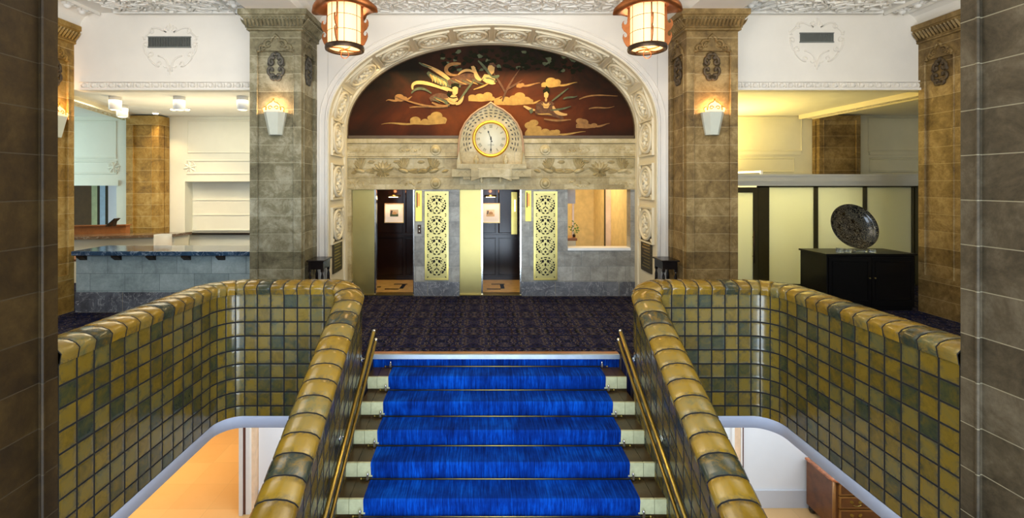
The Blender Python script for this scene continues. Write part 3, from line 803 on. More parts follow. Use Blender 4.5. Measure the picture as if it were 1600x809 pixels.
# stair rods
rod = thing('stair_rod', 'thin brass stair rod on the blue runner, highest one under the lobby edge', 'stair rod', (0, 0, 0), 'brass rods across the blue stair runner')
m = MB(); m.tube([(-1.16, 0, 0), (mir(-1.16), 0, 0)], .0065, 8)
for x in (-1.165, mir(-1.165)): m.lathe([(.002, -.012), (.011, -.004), (.011, .004), (.002, .012)], (x, 0, 0), 8, ax='x')
m.build('bar', M['brass_dull'], rod)
for x in (-1.10, mir(-1.10)):
    m = MB(); m.box(x - .011, x + .011, -.012, .018, -.006, .040); m.lathe([(.004, 0), (.012, .01), (.009, .022), (.002, .03)], (x, -.005, .035), 8)
    m.build('bracket', M['silver'], rod)
names = ['highest one under the lobby edge', 'second from the lobby edge', 'third from the lobby edge', 'fourth from the lobby edge', 'fifth from the lobby edge', 'lowest one in full view', 'seventh down, cut by the view edge']
for k in range(0, 7):
    loc = (0, D0 - k * T_ - .036, -(k + 1) * R_ + .020)
    if k == 0: rod.location = loc
    else: dup(rod, loc, 'thin brass stair rod on the blue runner, ' + names[k])
# handrails
for mi_, lab in ((False, 'double brass handrail on the reception side stair wall'), (True, 'double brass handrail on the lounge side stair wall')):
    f = (lambda x: mir(x)) if mi_ else (lambda x: x); sg = -1 if mi_ else 1
    t = thing('stair_handrail', lab, 'handrail', (f(-1.24), 5.45, 0))
    z = lambda y, o=0: .375 + o + .547 * (y - 5.45)
    m = MB(); m.tube([(f(-1.24), 5.45, z(5.45)), (f(-1.24), .8, z(.8))], .022, 12); m.build('upper_rail', M['brass'], t)
    m = MB(); m.tube([(f(-1.21), 5.42, z(5.42, -.075)), (f(-1.21), .8, z(.8, -.075))], .018, 10); m.build('lower_rail', M['brass_dull'], t)
    for (x, y, o) in ((-1.24, 5.46, 0), (-1.21, 5.43, -.075)):
        m = MB(); m.lathe([(.004, -.028), (.018, -.02), (.025, 0), (.018, .02), (.004, .028)], (f(x), y, z(y, o)), 12)
        m.build('finial', M['silver'], t)['label'] = 'silvery ball finial'
    for y in (5.2, 4.4, 3.6, 2.6, 1.6):
        m = MB(); m.tube([(f(-1.24), y, z(y) - .02), (f(-1.25), y, z(y) - .06), (f(-1.319), y, z(y) - .09)], .007, 6)
        m.lathe([(.028, 0), (.024, .008), (.01, .012)], (f(-1.319) - (.012 if mi_ else 0), y, z(y) - .09), 10, ax='x'); m.build('bracket', M['silver'], t)

# ------------------------------------------------------------------ elevator lobby screen
YS = 8.8
scr = thing('elevator_screen', 'carved limestone wall with openings for two elevators under the mural', 'stone wall', (AX, YS + .12, 0)); scr['kind'] = 'thing'
zt = PZ(296, YS); zb0 = PZ(440, YS); XA, XB = AX - AA, AX + AA
pier_x = [(540, 549), (647, 718), (815, 887), (985, 995.4)]
for i, (a, b) in enumerate(pier_x):
    a_, b_ = (XA + .001 if i == 0 else PX(a, YS)), (XB - .001 if i == 3 else PX(b, YS))
    m = MB(); m.box(a_, b_, YS, YS + .22, zb0, zt); m.box(a_, b_, YS - .015, YS + .22, 0, zb0, 1)
    m.build('pier', [M['screen_grey'] if i else M['screen'], M['base_marble']], scr)
m = MB(); m.box(PX(887, YS), PX(985, YS), YS + .01, YS + .22, zb0, PZ(391, YS)); m.box(PX(887, YS), PX(985, YS), YS - .015, YS + .22, 0, zb0, 1)
m.build('apron_wall', [M['screen_grey'], M['base_marble']], scr)
m = MB(); m.box(PX(887, YS), PX(985, YS), YS - .02, YS + .25, PZ(391, YS), PZ(387, YS)); m.build('window_ledge', M['white'], scr)['label'] = 'white marble ledge'
m = MB()
z1, z2, z3_, z4, z5 = PZ(224, YS), PZ(244.5, YS), PZ(247, YS), PZ(276, YS), PZ(278, YS)
m.box(XA, XB, YS + .02, YS + .22, zt, PZ(216, YS)); m.box(XA, XB, YS - .05, YS + .22, z1, PZ(217, YS)); m.box(XA, XB, YS - .025, YS + .22, z2, z1 - .01)
m.box(XA, XB, YS - .025, YS + .22, zt, z5); m.box(XA, XB, YS - .035, YS, z4 - .02, z4); m.box(XA, XB, YS - .035, YS, z3_, z3_ + .02)
m.build('entablature', M['screen'], scr, bevel=.004)
fr0 = F_front(YS + .02); fr1 = F_front(YS - .025)
# carved lotus cartouches
m = MB()
for zc in ((z1 + z2) / 2 - .005, (zt + z5) / 2):
    for (pc, sg) in ((560, 1), (641, -1), (903, 1), (977, -1)):
        uc = PX(pc, YS); f2 = shift(fr1, uc, zc)
        for s2 in (-1, 1): m.stroke([(sg * -.20, s2 * .09), (sg * .05, s2 * .09), (sg * .15, s2 * .055), (sg * .22, 0)], .006, f2)
        for k in range(9):
            m.leaf(sg * (-.17 + .035 * k), random.uniform(-.04, .04), .055, .016, random.uniform(0, 6), .014, f2)
        for s2 in (-1, 1): m.stroke([(sg * x, s2 * y) for x, y in spiral(.02, .035, .03, .008, 0, 5, 8)], .005, f2)
m.build('lotus_cartouche', M['screen'], scr)
# frieze of birds and lotus
zc = (z3_ + z4) / 2; hh = (z3_ - z4) / 2
def lotus(cx_, cz, s_, fr):
    for q in range(7):
        a = PI/2 + (q - 3) * .38; m.leaf(cx_, cz - .05 * s_, .15 * s_, .028 * s_, a, .06, fr)
    for q in range(5): m.leaf(cx_, cz - .05 * s_, .09 * s_, .025 * s_, -PI/2 + (q - 2) * .6, .055, fr)
    m.dome(cx_, cz, .035 * s_, .03 * s_, .07, fr)
def bird(cx_, cz, s_, fr, sg):
    m.dome(cx_, cz, .085 * s_, .035 * s_, .07, fr, rot=sg * .3)
    for q in range(6): m.leaf(cx_ - sg * .01, cz + .01, (.24 - .018 * q) * s_, .026 * s_, PI/2 - sg * (-.5 + q * .22), .055, fr, bend=-sg * .3)
    for q in range(3): m.leaf(cx_ - sg * .07 * s_, cz - .01, .16 * s_, .022 * s_, PI/2 + sg * (PI/2 - .2 + .2 * q), .045, fr)
    m.stroke(bez((cx_ + sg * .07 * s_, cz + .02), (cx_ + sg * .12 * s_, cz + .03), (cx_ + sg * .12 * s_, cz + .07), (cx_ + sg * .16 * s_, cz + .06), 6), [.018, .016, .013, .012, .013, .014, .004], fr, .01)
def bud(cx_, cz, s_, fr, a): m.leaf(cx_, cz, .14 * s_, .035 * s_, a, .06, fr); m.leaf(cx_, cz, .14 * s_, .015 * s_, a, .045, fr)
for (cx0, sg) in ((540, 1), (995, -1)):
    fx = lambda o: PX(cx0 + sg * o, YS)
    for (o, k) in ((22, 'b'), (58, 'l'), (90, 'b'), (138, 'b')):
        m = MB()
        if k == 'l': lotus(fx(o), zc - .02, 1.5, fr0); m.build('carved_lotus', M['screen'], scr)
        else: bird(fx(o), zc - .06, 1.25, fr0, -1 if (sg > 0) == (o != 138) else 1); m.build('carved_bird', M['screen'], scr)
    for (o, dz, a) in ((34, .10, 0), (74, .10, .1), (112, .10, 0), (112, -.10, .3), (8, -.11, .2), (150, -.09, .3), (126, -.09, 1.0)):
        m = MB(); bud(fx(o), zc + dz, 1, fr0, a if sg > 0 else PI - a); m.build('carved_bud', M['screen'], scr)
    m = MB(); m.stroke([(fx(2 + 4 * i), zc - .06 + .03 * math.sin(i * .9)) for i in range(38)], .007, fr0, 0); m.build('carved_vine', M['screen'], scr)
for pc in (681, 851.5):
    for py in (234.5, 286.5):
        m = MB(); m.lathe([(.10, 0), (.10, -.02), (.085, -.035), (.07, -.03), (.06, -.035), (.055, -.055), (.03, -.075), (.004, -.08)], (PX(pc, YS), YS - .025, PZ(py, YS)), 20, ax='y')
        m.build('boss', M['screen'], scr)
# mural
mu = thing('mural', 'dark red arched mural with gold clouds and flying robed musicians above the clock', 'mural', (AX, YS, PZ(216, YS)))
YM = YS + .02
poly = [(x, z) for x, z in ap if z > PZ(216, YS) + .02]
zb_ = PZ(216, YS); poly = [(AX - AA + .002, zb_)] + poly + [(AX + AA - .002, zb_)]
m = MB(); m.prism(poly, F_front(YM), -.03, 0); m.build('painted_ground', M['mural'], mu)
m = MB()
for i in range(len(poly) - 1):
    (x0, z0), (x1, z1) = poly[i], poly[i + 1]; k = .985
    def sh_(x, z): return (AX + (x - AX) * .982, zb_ + (z - zb_) * .975)
    a = [m.vert(p) for p in ((x0, YM, z0), (x0, YM - .04, z0), (sh_(x0, z0)[0], YM - .04, sh_(x0, z0)[1]), (sh_(x0, z0)[0], YM, sh_(x0, z0)[1]), (x1, YM, z1), (x1, YM - .04, z1), (sh_(x1, z1)[0], YM - .04, sh_(x1, z1)[1]), (sh_(x1, z1)[0], YM, sh_(x1, z1)[1]))]
    m.face((a[1], a[2], a[6], a[5])); m.face((a[2], a[3], a[7], a[6]))
m.box(XA + .02, XB - .02, YM - .04, YM, zb_, zb_ + .05)
m.build('frame', plain('dark_brown_frame', (.10, .06, .025), .5), mu)
PM = [M['paint_gold'], M['paint_skin'], M['paint_green'], M['paint_umber'], M['paint_black'], M['paint_faint']]
fm = F_front(YM); lay = [0]
def ppx(pts): return [(PX(a, YM), PZ(b, YM)) for a, b in pts]
def fill(pts, mi):
    lay[0] += .00006; m.prism(ppx(pts), fm, 0, .0015 + lay[0], mi)
def rib(pts, w0, w1, mi, n=10):
    p = [pts[0]]
    if len(pts) == 4: p = bez(*pts, n)
    else: p = pts
    q = len(p); L = []; Rr = []
    for i in range(q):
        a = p[max(0, i - 1)]; b = p[min(q - 1, i + 1)]; d = math.dist(a, b) or 1; nx, ny = -(b[1] - a[1]) / d, (b[0] - a[0]) / d
        t = i / (q - 1); ww = (w0 + (w1 - w0) * t) * (.35 + .65 * math.sin(PI * (t * .9 + .05)))
        L.append((p[i][0] + nx * ww, p[i][1] + ny * ww)); Rr.append((p[i][0] - nx * ww, p[i][1] - ny * ww))
    fill(L + Rr[::-1], mi)
def cloud(bumps, tailL, tailR, mi=0):
    global m
    m = MB()
    # bumps: (cx, cy, r) lobes resting on a thin wavy base
    for (cx_, cy_, r) in bumps:
        fill([(cx_ + r * math.cos(2 * PI * i / 16) * 1.05, cy_ + r * .72 * math.sin(2 * PI * i / 16)) for i in range(16)], mi)
    x0 = min(b[0] - b[2] for b in bumps); x1 = max(b[0] + b[2] for b in bumps); yb = max(b[1] + b[2] * .35 for b in bumps)
    ym = sum(b[1] for b in bumps) / len(bumps)
    fill([(x0, yb - 3)] + [(b[0], b[1]) for b in sorted(bumps)] + [(x1, yb - 4), (x1 - 2, yb + 1), ((x0 + x1) / 2, yb + 3), (x0, yb + 2)], mi)
    if tailL: rib([(x0 + 6, yb + 1), (x0 - tailL * .3, yb + 4), (x0 - tailL * .6, yb - 3), (x0 - tailL, yb + 2)], 2.2, .4, mi)
    if tailR: rib([(x1 - 6, yb - 1), (x1 + tailR * .3, yb + 2), (x1 + tailR * .6, yb - 5), (x1 + tailR, yb - 5)], 2.2, .4, mi)
    m.build('painted_cloud', PM, mu)
G, SK, GR, UM, BK, FA = range(6)
cloud([(649, 188, 8), (664, 190, 6), (674, 184, 6), (682, 181, 9), (692, 187, 6)], 45, 0)
cloud([(738, 152, 6), (750, 152, 8), (762, 149, 7), (768, 154, 5)], 0, 12)
cloud([(779, 159, 7), (790, 156, 7), (803, 154, 7), (812, 150, 8), (822, 156, 7), (828, 158, 5)], 0, 12)
cloud([(828, 196, 8), (834, 192, 7), (840, 201, 6), (852, 206, 7), (864, 208, 7), (870, 206, 5)], 0, 40)
cloud([(851, 132, 5), (861, 127, 8), (870, 128, 6)], 0, 26)
cloud([(906, 189, 6), (912, 191, 7), (928, 196, 5)], 0, 20, FA); cloud([(624, 152, 7), (631, 154, 5)], 14, 8, FA)
cloud([(811, 133, 4), (816, 132, 3)], 0, 25, FA)
m = MB()
for p in (((920, 170), (935, 165), (945, 172), (960, 166)), ((905, 155), (925, 145), (950, 150), (965, 150)), ((640, 168), (660, 164), (680, 170), (700, 168))): rib(p, 1.6, .5, FA)
m.build('painted_mist_streaks', PM, mu); m = MB()
# tree and dark foliage at the top
for i in range(150):
    x = random.uniform(690, 910); y = random.uniform(74, 108) + abs(x - 800) * .07
    fill([(x + random.uniform(2, 6) * math.cos(a), y + random.uniform(1.5, 4) * math.sin(a)) for a in (0, .9, 1.8, 2.7, 3.6, 4.5, 5.4)], BK if i % 7 else GR)
for p in (((785, 158), (790, 140), (800, 125), (812, 108)), ((792, 140), (800, 135), (806, 132), (816, 125)), ((790, 146), (782, 130), (776, 122), (770, 112))): rib(p, 2.2, .8, UM)
m.build('painted_tree', PM, mu); m = MB()
# first musician (upper, reaching with raised arm)
rib([(660, 100), (680, 108), (692, 116), (704, 126)], 2, 4, SK); rib([(655, 98), (662, 103), (668, 104), (675, 106)], 2, 1, GR)
rib([(720, 100), (688, 96), (692, 122), (716, 117)], 3.4, 2.5, FA, 16); rib([(716, 117), (724, 108), (734, 108), (742, 114)], 2, 2, SK)
rib([(668, 113), (680, 124), (692, 132), (720, 134)], 5, 6, GR)
for i in range(6): rib([(672 + i * 4.2, 116 + i * 2.2), (675 + i * 4.2, 120 + i * 2), (677 + i * 4.2, 124 + i * 1.7), (676 + i * 4.2, 128 + i * 1.4)], 2.0, 1, SK if i % 2 else G, 5)
rib([(700, 130), (720, 124), (735, 122), (752, 124)], 9, 9, UM); rib([(740, 140), (750, 137), (758, 134), (764, 130)], 1.3, 1.3, G)
rib([(742, 108), (743, 118), (746, 124), (752, 125)], 3.2, 3.4, SK); fill([(736, 104), (740, 103), (743, 106), (742, 111), (738, 111)], SK)
fill([(752, 124), (757, 116), (768, 118), (774, 124), (771, 130), (760, 130)], SK); rib([(752, 126), (758, 120), (768, 122), (776, 128)], 1.2, 1.2, GR); rib([(756, 122), (762, 128), (768, 132), (774, 130)], 2.6, 2, SK)
for i in range(5): rib([(702 + i * 9, 124), (708 + i * 9, 128), (714 + i * 9, 130), (720 + i * 9, 132)], .8, .8, G if i % 2 else GR)
fill([(763, 103), (769, 101), (773, 105), (772, 113), (768, 117), (764, 114), (762, 108)], SK); fill([(763, 103), (765, 99), (771, 98), (775, 103), (773, 106), (768, 102)], UM)
rib([(747, 95), (755, 102), (762, 112), (770, 122)], 2, 2.2, GR); rib([(768, 120), (775, 122), (778, 119), (780, 118)], 3, 2, GR)
m.build('painted_musician', PM, mu); m = MB()
# second musician (lower left)
rib([(645, 140), (640, 124), (664, 126), (700, 142)], 2.5, 3, SK, 14); rib([(643, 146), (648, 138), (660, 134), (674, 146)], 2, 2, GR, 10); rib([(690, 136), (698, 138), (704, 141), (708, 142)], 2.5, 2, SK)
rib([(672, 156), (682, 150), (696, 150), (710, 158)], 7, 5, UM); rib([(678, 152), (690, 156), (698, 160), (702, 166)], 2, 2, GR); rib([(675, 160), (685, 166), (695, 168), (704, 162)], 2.4, 1, FA)
fill([(707, 137), (712, 135), (716, 138), (715, 146), (710, 150), (707, 146)], SK); fill([(705, 138), (705, 131), (711, 130), (718, 131), (717, 137), (711, 135)], BK)
fill([(700, 152), (706, 148), (714, 150), (716, 156), (710, 160), (702, 157)], SK); rib([(700, 151), (706, 154), (711, 154), (716, 151)], 1, 1, BK); rib([(698, 154), (703, 160), (708, 164), (714, 160)], 2.2, 2, SK)
for i in range(4): rib([(674 + i * 7, 154), (679 + i * 7, 157), (684 + i * 7, 158), (688 + i * 7, 161)], .8, .8, G if i % 2 else GR); rib([(712, 163), (719, 162), (722, 156), (724, 148)], 3, 2.2, SK)
rib([(718, 156), (726, 146), (734, 134), (742, 124)], 1.8, 1.4, GR); rib([(618, 150), (640, 160), (670, 170), (700, 166)], 1, 1.6, FA, 12); fill([(700, 144), (707, 147), (703, 152), (698, 149)], BK)
m.build('painted_musician', PM, mu); m = MB()
# third musician (right)
fill([(850, 145), (854, 143), (857, 147), (856, 152), (853, 154), (850, 151)], SK); rib([(853, 152), (853, 155), (853, 157), (853, 159)], 1.6, 1.8, SK)
fill([(849, 146), (848, 141), (852, 138), (853, 134), (857, 137), (859, 141), (858, 147), (855, 143)], BK)
fill([(840, 162), (846, 158), (853, 160), (860, 158), (866, 162), (862, 170), (857, 174), (848, 174), (843, 170)], UM)
fill([(848, 160), (853, 163), (858, 160), (857, 168), (853, 171), (849, 168)], SK); rib([(846, 162), (850, 168), (856, 168), (860, 162)], .9, .9, G)
rib([(840, 160), (838, 166), (840, 172), (846, 176)], 2, 3, UM); rib([(818, 166), (824, 168), (828, 172), (836, 172)], 2.2, 2.4, SK)
fill([(826, 172), (832, 169), (833, 175), (829, 178)], GR); rib([(836, 176), (850, 172), (866, 176), (880, 186)], 7, 4, UM); rib([(864, 166), (866, 176), (876, 180), (886, 179)], 3.2, 2.5, SK)
rib([(862, 158), (870, 152), (880, 144), (888, 138)], 1.6, 1, GR); rib([(860, 172), (872, 172), (882, 170), (892, 166)], 2, 1, GR); rib([(850, 186), (870, 190), (880, 188), (892, 187)], 2, 1, FA); rib([(880, 155), (886, 150), (896, 154), (902, 150)], 2, .8, GR)
rib([(840, 178), (848, 180), (856, 176), (862, 180)], 1.2, 1, G)
m.build('painted_musician', PM, mu)

# ------------------------------------------------------------------ clock
YC = 8.60; ck = thing('wall_clock', 'ornate pointed-arch stone clock with gold rim and roman numerals below the mural', 'clock', (.2, YC, PZ(283, YC)))
cxp = 767.0; half = [(0, 160), (7, 165.5), (18, 171), (30, 180), (40, 192), (47, 206), (50, 222), (51, 240), (50, 258)]
def cq(px, py, d=YC): return (PX(px, d), PZ(py, d))
outl = [cq(cxp + a, b) for a, b in half] + [cq(cxp - a, b) for a, b in half[::-1][:-1]]
fc = F_front(YC)
m = MB(); m.prism(outl, fc, -.215, 0); 
m.build('surround', M['screen'], ck)
m = MB()
m.tube([fc(u, v, 0) for u, v in [cq(cxp - a, b) for a, b in half[::-1]] + [cq(cxp + a, b) for a, b in half[1:]]], .02, 8); m.build('edge_moulding', plain('rosy_stone', (.42, .25, .13), .5), ck)
m = MB()
def notch(r_, a, L, wd, rot):
    u, v = PX(cxp, YC) + r_ * math.cos(a), PZ(217, YC) + r_ * math.sin(a) * 1.05
    m.prism([(u + L * c_ * math.cos(rot) - wd * s_ * math.sin(rot), v + L * c_ * math.sin(rot) + wd * s_ * math.cos(rot)) for c_, s_ in ((-1, 0), (-.5, 1), (.5, 1), (1, 0), (.5, -1), (-.5, -1))], fc, 0, .002)
for i in range(-4, 21):
    a = PI * i / 16; sg = 1 if a < PI/2 else -1
    for (rr, L, wd, dr) in ((.40, .022, .012, .6), (.455, .038, .0085, .15), (.505, .038, .008, .1)):
        lim = .60 if abs(a - PI/2) < .35 else .545
        if rr < lim and not (a < -.5 or a > PI + .5): notch(rr, a, L, wd, a + PI/2 + sg * dr)
for k in (-1, 1):
    for j in range(3): notch(.56 - .0 * j, PI/2 + k * (.06 + .14 * j), .03, .006, PI/2 + k * (.1 + .5 * (j > 0)))
m.build('pierced_fretwork', M['ink'], ck)['label'] = 'dark pierced slots around the dial'
cc = (PX(cxp, YC), YC, PZ(217, YC))
m = MB(); R1, R0 = .343, .285
m.lathe([(R0, 0), (R0, -.02), (R0 + .012, -.045), (R0 + .03, -.055), (R1 - .01, -.035), (R1, -.012), (R1, 0)], cc, 48, ax='y')
m.f = m.f[:-2]; m.mi = m.mi[:-2]; m.sm = m.sm[:-2]
m.build('bezel', M['gold_leaf'], ck)['label'] = 'polished gold ring'
m = MB(); m.lathe([(R0 + .002, 0), (R0 + .002, -.008), (.001, -.0085)], cc, 48, ax='y'); m.build('dial', M['dial'], ck)
m = MB(); fd = F_front(YC - .009)
def numeral(txt, ang):
    ws = {'I': .014, 'V': .026, 'X': .028}; tot = sum(ws[c] for c in txt); u = -tot / 2
    r_ = .232; ca, sa = math.cos(ang), math.sin(ang)
    def pt(a, b):   # a tangential, b radial
        return (cc[0] + sa * (r_ + b) + ca * a, cc[2] + ca * (r_ + b) - sa * a)
    def bar(a0, b0, a1, b1, t):
        d = math.hypot(a1 - a0, b1 - b0); nx, ny = -(b1 - b0) / d * t, (a1 - a0) / d * t
        m.prism([pt(a0 + nx, b0 + ny), pt(a1 + nx, b1 + ny), pt(a1 - nx, b1 - ny), pt(a0 - nx, b0 - ny)], fd, 0, .0012)
    H_ = .026
    for c in txt:
        w_ = ws[c]
        if c == 'I': bar(u + w_/2, -H_, u + w_/2, H_, .0035)
        if c == 'V': bar(u + .002, H_, u + w_/2, -H_, .0036); bar(u + w_ - .002, H_, u + w_/2, -H_, .0018)
        if c == 'X': bar(u + .003, H_, u + w_ - .003, -H_, .0036); bar(u + w_ - .003, H_, u + .003, -H_, .0018)
        u += w_
    bar(-tot/2, H_, tot/2, H_, .0014); bar(-tot/2, -H_, tot/2, -H_, .0014)
for k, tx in enumerate(('XII', 'I', 'II', 'III', 'IIII', 'V', 'VI', 'VII', 'VIII', 'IX', 'X', 'XI')): numeral(tx, k * PI / 6)
m.build('numerals', M['grey_ink'], ck)
def hand(name, ang, L, wd, tail, y):
    m = MB(); ca, sa = math.cos(ang), math.sin(ang); pt = lambda a, b: (cc[0] + sa * b + ca * a, cc[2] + ca * b - sa * a)
    m.prism([pt(-.004, -tail), pt(.004, -tail), pt(.005, L * .72), pt(wd, L * .80), pt(0, L), pt(-wd, L * .80), pt(-.005, L * .72)], F_front(y), 0, .003)
    m.prism([pt(.013 * math.cos(i * PI/4), -tail + .013 * math.sin(i * PI/4)) for i in range(8)], F_front(y), 0, .003)
    m.build(name, M['ink'], ck)
hand('hour_hand', math.radians(-20), .165, .016, .05, YC - .012); hand('minute_hand', math.radians(180), .24, .014, .03, YC - .016)
m = MB(); m.lathe([(.016, 0), (.016, -.022), (.004, -.026)], cc, 12, ax='y'); m.build('hub', M['ink'], ck)
def text_obj(txt, size, loc, mat, parent, name):
    cu = bpy.data.curves.new('lettering_curve', 'FONT'); cu.body = txt; cu.size = size; cu.align_x = 'CENTER'; cu.extrude = .0006
    t = bpy.data.objects.new('lettering_tmp', cu); COL.objects.link(t); bpy.context.view_layer.update()
    me = bpy.data.meshes.new_from_object(t.evaluated_get(bpy.context.evaluated_depsgraph_get())); bpy.data.objects.remove(t)
    me.transform(Matrix.Translation(Vector(loc) - WL[parent.name]) @ Matrix.Rotation(PI/2, 4, 'X')); me.materials.clear(); me.materials.append(mat)
    o = bpy.data.objects.new(name, me); COL.objects.link(o); o.parent = parent; return o
text_obj('CITIZEN', .032, (cc[0], YC - .0095, PZ(226.5, YC) - .01), M['grey_ink'], ck, 'lettering')
# clock bracket
m = MB(); d = 8.52
m.box(PX(714, d), PX(822, d), 8.44, 8.775, PZ(264, d), PZ(256, d)); m.box(PX(736, d), PX(799, d), 8.42, 8.775, PZ(277, d), PZ(264, d))
m.box(PX(706, d), PX(736, d), 8.50, 8.775, PZ(276, d), PZ(264, d)); m.box(PX(799, d), PX(830, d), 8.50, 8.775, PZ(276, d), PZ(264, d))
for sg in (-1, 1):
    c = cxp + .5; m.prism([cq(c + sg * 31.5, 283, d), cq(c + sg * 31.5, 276, d), cq(c + sg * 14, 276.5, d)], F_front(8.42), -.33, 0)
    m.prism([cq(c + sg * 54, 256, d), cq(c + sg * 50, 236, d), cq(c + sg * 47, 256, d)], F_front(8.46), -.3, 0)
    m.box(PX(c + sg * 38 - 6, d), PX(c + sg * 38 + 6, d), 8.52, 8.775, PZ(280, d), PZ(276, d))
    m.tube([F_front(8.5)(*q, 0) for q in [(PX(c + sg * 44 + x, d), PZ(270 + y, d)) for x, y in ((-8, 2), (-4, -2), (0, 2), (4, -2), (8, 2))]], .008, 6)
m.build('bracket_shelf', M['screen'], ck, bevel=.006)
for sg in (-1, 1):
    m = MB(); m.lathe([(.01, -.10), (.022, -.09), (.035, -.05), (.028, -.03), (.018, -.02), (.03, 0), (.03, .02)], (PX(cxp + sg * 14.8, d), 8.55, PZ(277, d)), 12); m.build('pendant', M['screen'], ck)
    m = MB(); m.lathe([(.04, 0), (.03, .02), (.05, .05), (.045, .09), (.02, .12), (.028, .14), (.005, .16)], (PX(cxp + sg * 23, d), 8.50, PZ(256, d)), 14); m.build('turned_finial', M['screen'], ck)

# ------------------------------------------------------------------ brass grille panels, indicators, call buttons
g = thing('brass_grille_panel', 'tall brass panel with four pierced roundels between the two elevators', 'metal panel', (0, 0, 0), 'pierced brass panels on the elevator wall')
W2, H2 = .222, .832; m = MB(); m.box(-W2, W2, -.02, 0, -H2, H2, 0); m.build('sheet', M['brass_door'], g)
m = MB(); fz = F_front(-.02)
for (r, h) in ((0, .014), (.03, .006)):
    q = [(-W2 + r, -H2 + r), (W2 - r, -H2 + r), (W2 - r, H2 - r), (-W2 + r, H2 - r)]
    for i in range(4):
        a, b = q[i], q[(i + 1) % 4]; x0, x1 = sorted((a[0], b[0])); y0, y1 = sorted((a[1], b[1]))
        m.box(x0 - .0, x1 + .018 if x0 == x1 and x0 < 0 else (x1 if x0 != x1 else x1), -.02 - h, -.02, y0, y1 + (.018 if y0 == y1 and y0 < 0 else 0)) if False else None
def framebox(m, w0, h0, t, d0, d1, mi=0):
    m.box(-w0, -w0 + t, d0, d1, -h0, h0, mi); m.box(w0 - t, w0, d0, d1, -h0, h0, mi); m.box(-w0 + t, w0 - t, d0, d1, -h0, -h0 + t, mi); m.box(-w0 + t, w0 - t, d0, d1, h0 - t, h0, mi)
framebox(m, W2, H2, .016, -.035, -.02); framebox(m, W2 - .024, H2 - .024, .008, -.028, -.02)
m.build('frame', M['brass'], g)
def ell(cx_, cy_, a, b, rot, n=10): return [(cx_ + a * math.cos(t) * math.cos(rot) - b * math.sin(t) * math.sin(rot), cy_ + a * math.cos(t) * math.sin(rot) + b * math.sin(t) * math.cos(rot)) for t in [2 * PI * i / n for i in range(n)]]
for j in range(4):
    m = MB(); zc = .585 - j * .385; K = .172
    def e(cx_, cy_, a, b, rot=0):
        for sg in ((-1, 1) if cx_ else (1,)): m.prism(ell(sg * cx_ * K, zc + cy_ * K, a * K * 1.15, b * K * 1.45, sg * rot), fz, 0, .0015)
    e(0, .93, .2, .045); e(.41, .87, .10, .06, -.4); e(.66, .70, .07, .035, -.8); e(.88, .40, .09, .06, -1.1); e(.96, .13, .10, .06, PI/2); e(.95, -.15, .11, .055, PI/2 + .2); e(.86, -.40, .12, .085, PI/2 + .4); e(.66, -.66, .16, .08, PI/4 + .1); e(.24, -.93, .15, .055, .25)
    e(0, .71, .11, .055); e(.29, .52, .13, .12, .3); e(.52, .55, .05, .09, .5); e(.44, .34, .04, .12, .7); e(.30, .08, .05, .04); e(0, .14, .10, .12); e(.04, .22, .03, .08); e(.70, .20, .07, .03, .5); e(.72, -.02, .09, .05, .2); e(.60, -.22, .11, .05, -.5)
    e(.17, -.36, .16, .045, -PI/4); e(0, -.20, .03, .08); e(0, -.68, .10, .09); e(.42, -.58, .05, .05); e(.56, -.50, .04, .05); e(.40, -.74, .04, .06)
    m.build('roundel_cutouts', M['black'], g)
m = MB()
for zz in (.775, .39, .005, -.38, -.775):
    for sg in (-1, 1):
        for s2 in (-1, 1):
            if abs(zz) > .7 and s2 * zz > 0: continue
            m.prism(ell(sg * .168, zz + s2 * .018 - (s2 * .02 if abs(zz) > .7 else 0), .018, .009, -sg * s2 * .7), fz, 0, .0015)
m.build('corner_cutouts', M['black'], g)
g.location = (PX(682.5, YS), YS, PZ(368, YS))
dup(g, (PX(852, YS), YS, PZ(368, YS)), 'tall brass panel with four pierced roundels beside the lit counter window')
for (a, b, c_, lab) in ((650, 659, 297, 'between the two elevators'), (821, 829.5, 297, 'beside the right elevator opening')):
    t = thing('floor_indicator', 'glowing yellow elevator indicator strip ' + lab, 'indicator', (PX((a + b)/2, YS), YS, PZ(345, YS)))
    m = MB(); m.box(PX(a, YS), PX(b, YS), YS - .045, YS, PZ(345, YS), PZ(297, YS) - .01); m.build('housing', M['indicator'], t)
    m = MB(); m.box(PX(a + 3, YS), PX(b - 2, YS), YS - .052, YS - .045, PZ(322, YS), PZ(302, YS)); m.box(PX(a + 1, YS), PX(a + 3, YS), YS - .05, YS - .045, PZ(324, YS), PZ(300, YS), 1); m.build('arrow_window', [M['indicator_pale'], M['dark_metal']], t)
t = thing('call_button_plate', 'small dark elevator call button plate on the pier between the elevators', 'button', (PX(655.5, YS), YS, PZ(365, YS)))
m = MB(); m.box(PX(652.5, YS), PX(658, YS), YS - .012, YS, PZ(365, YS), PZ(351, YS)); m.build('plate', M['dark_metal'], t, bevel=.004)
for py in (355, 361):
    m = MB(); m.lathe([(.016, 0), (.014, -.01), (.003, -.012)], (PX(655.3, YS), YS - .012, PZ(py, YS)), 12, ax='y'); m.build('button', M['silver'], t)

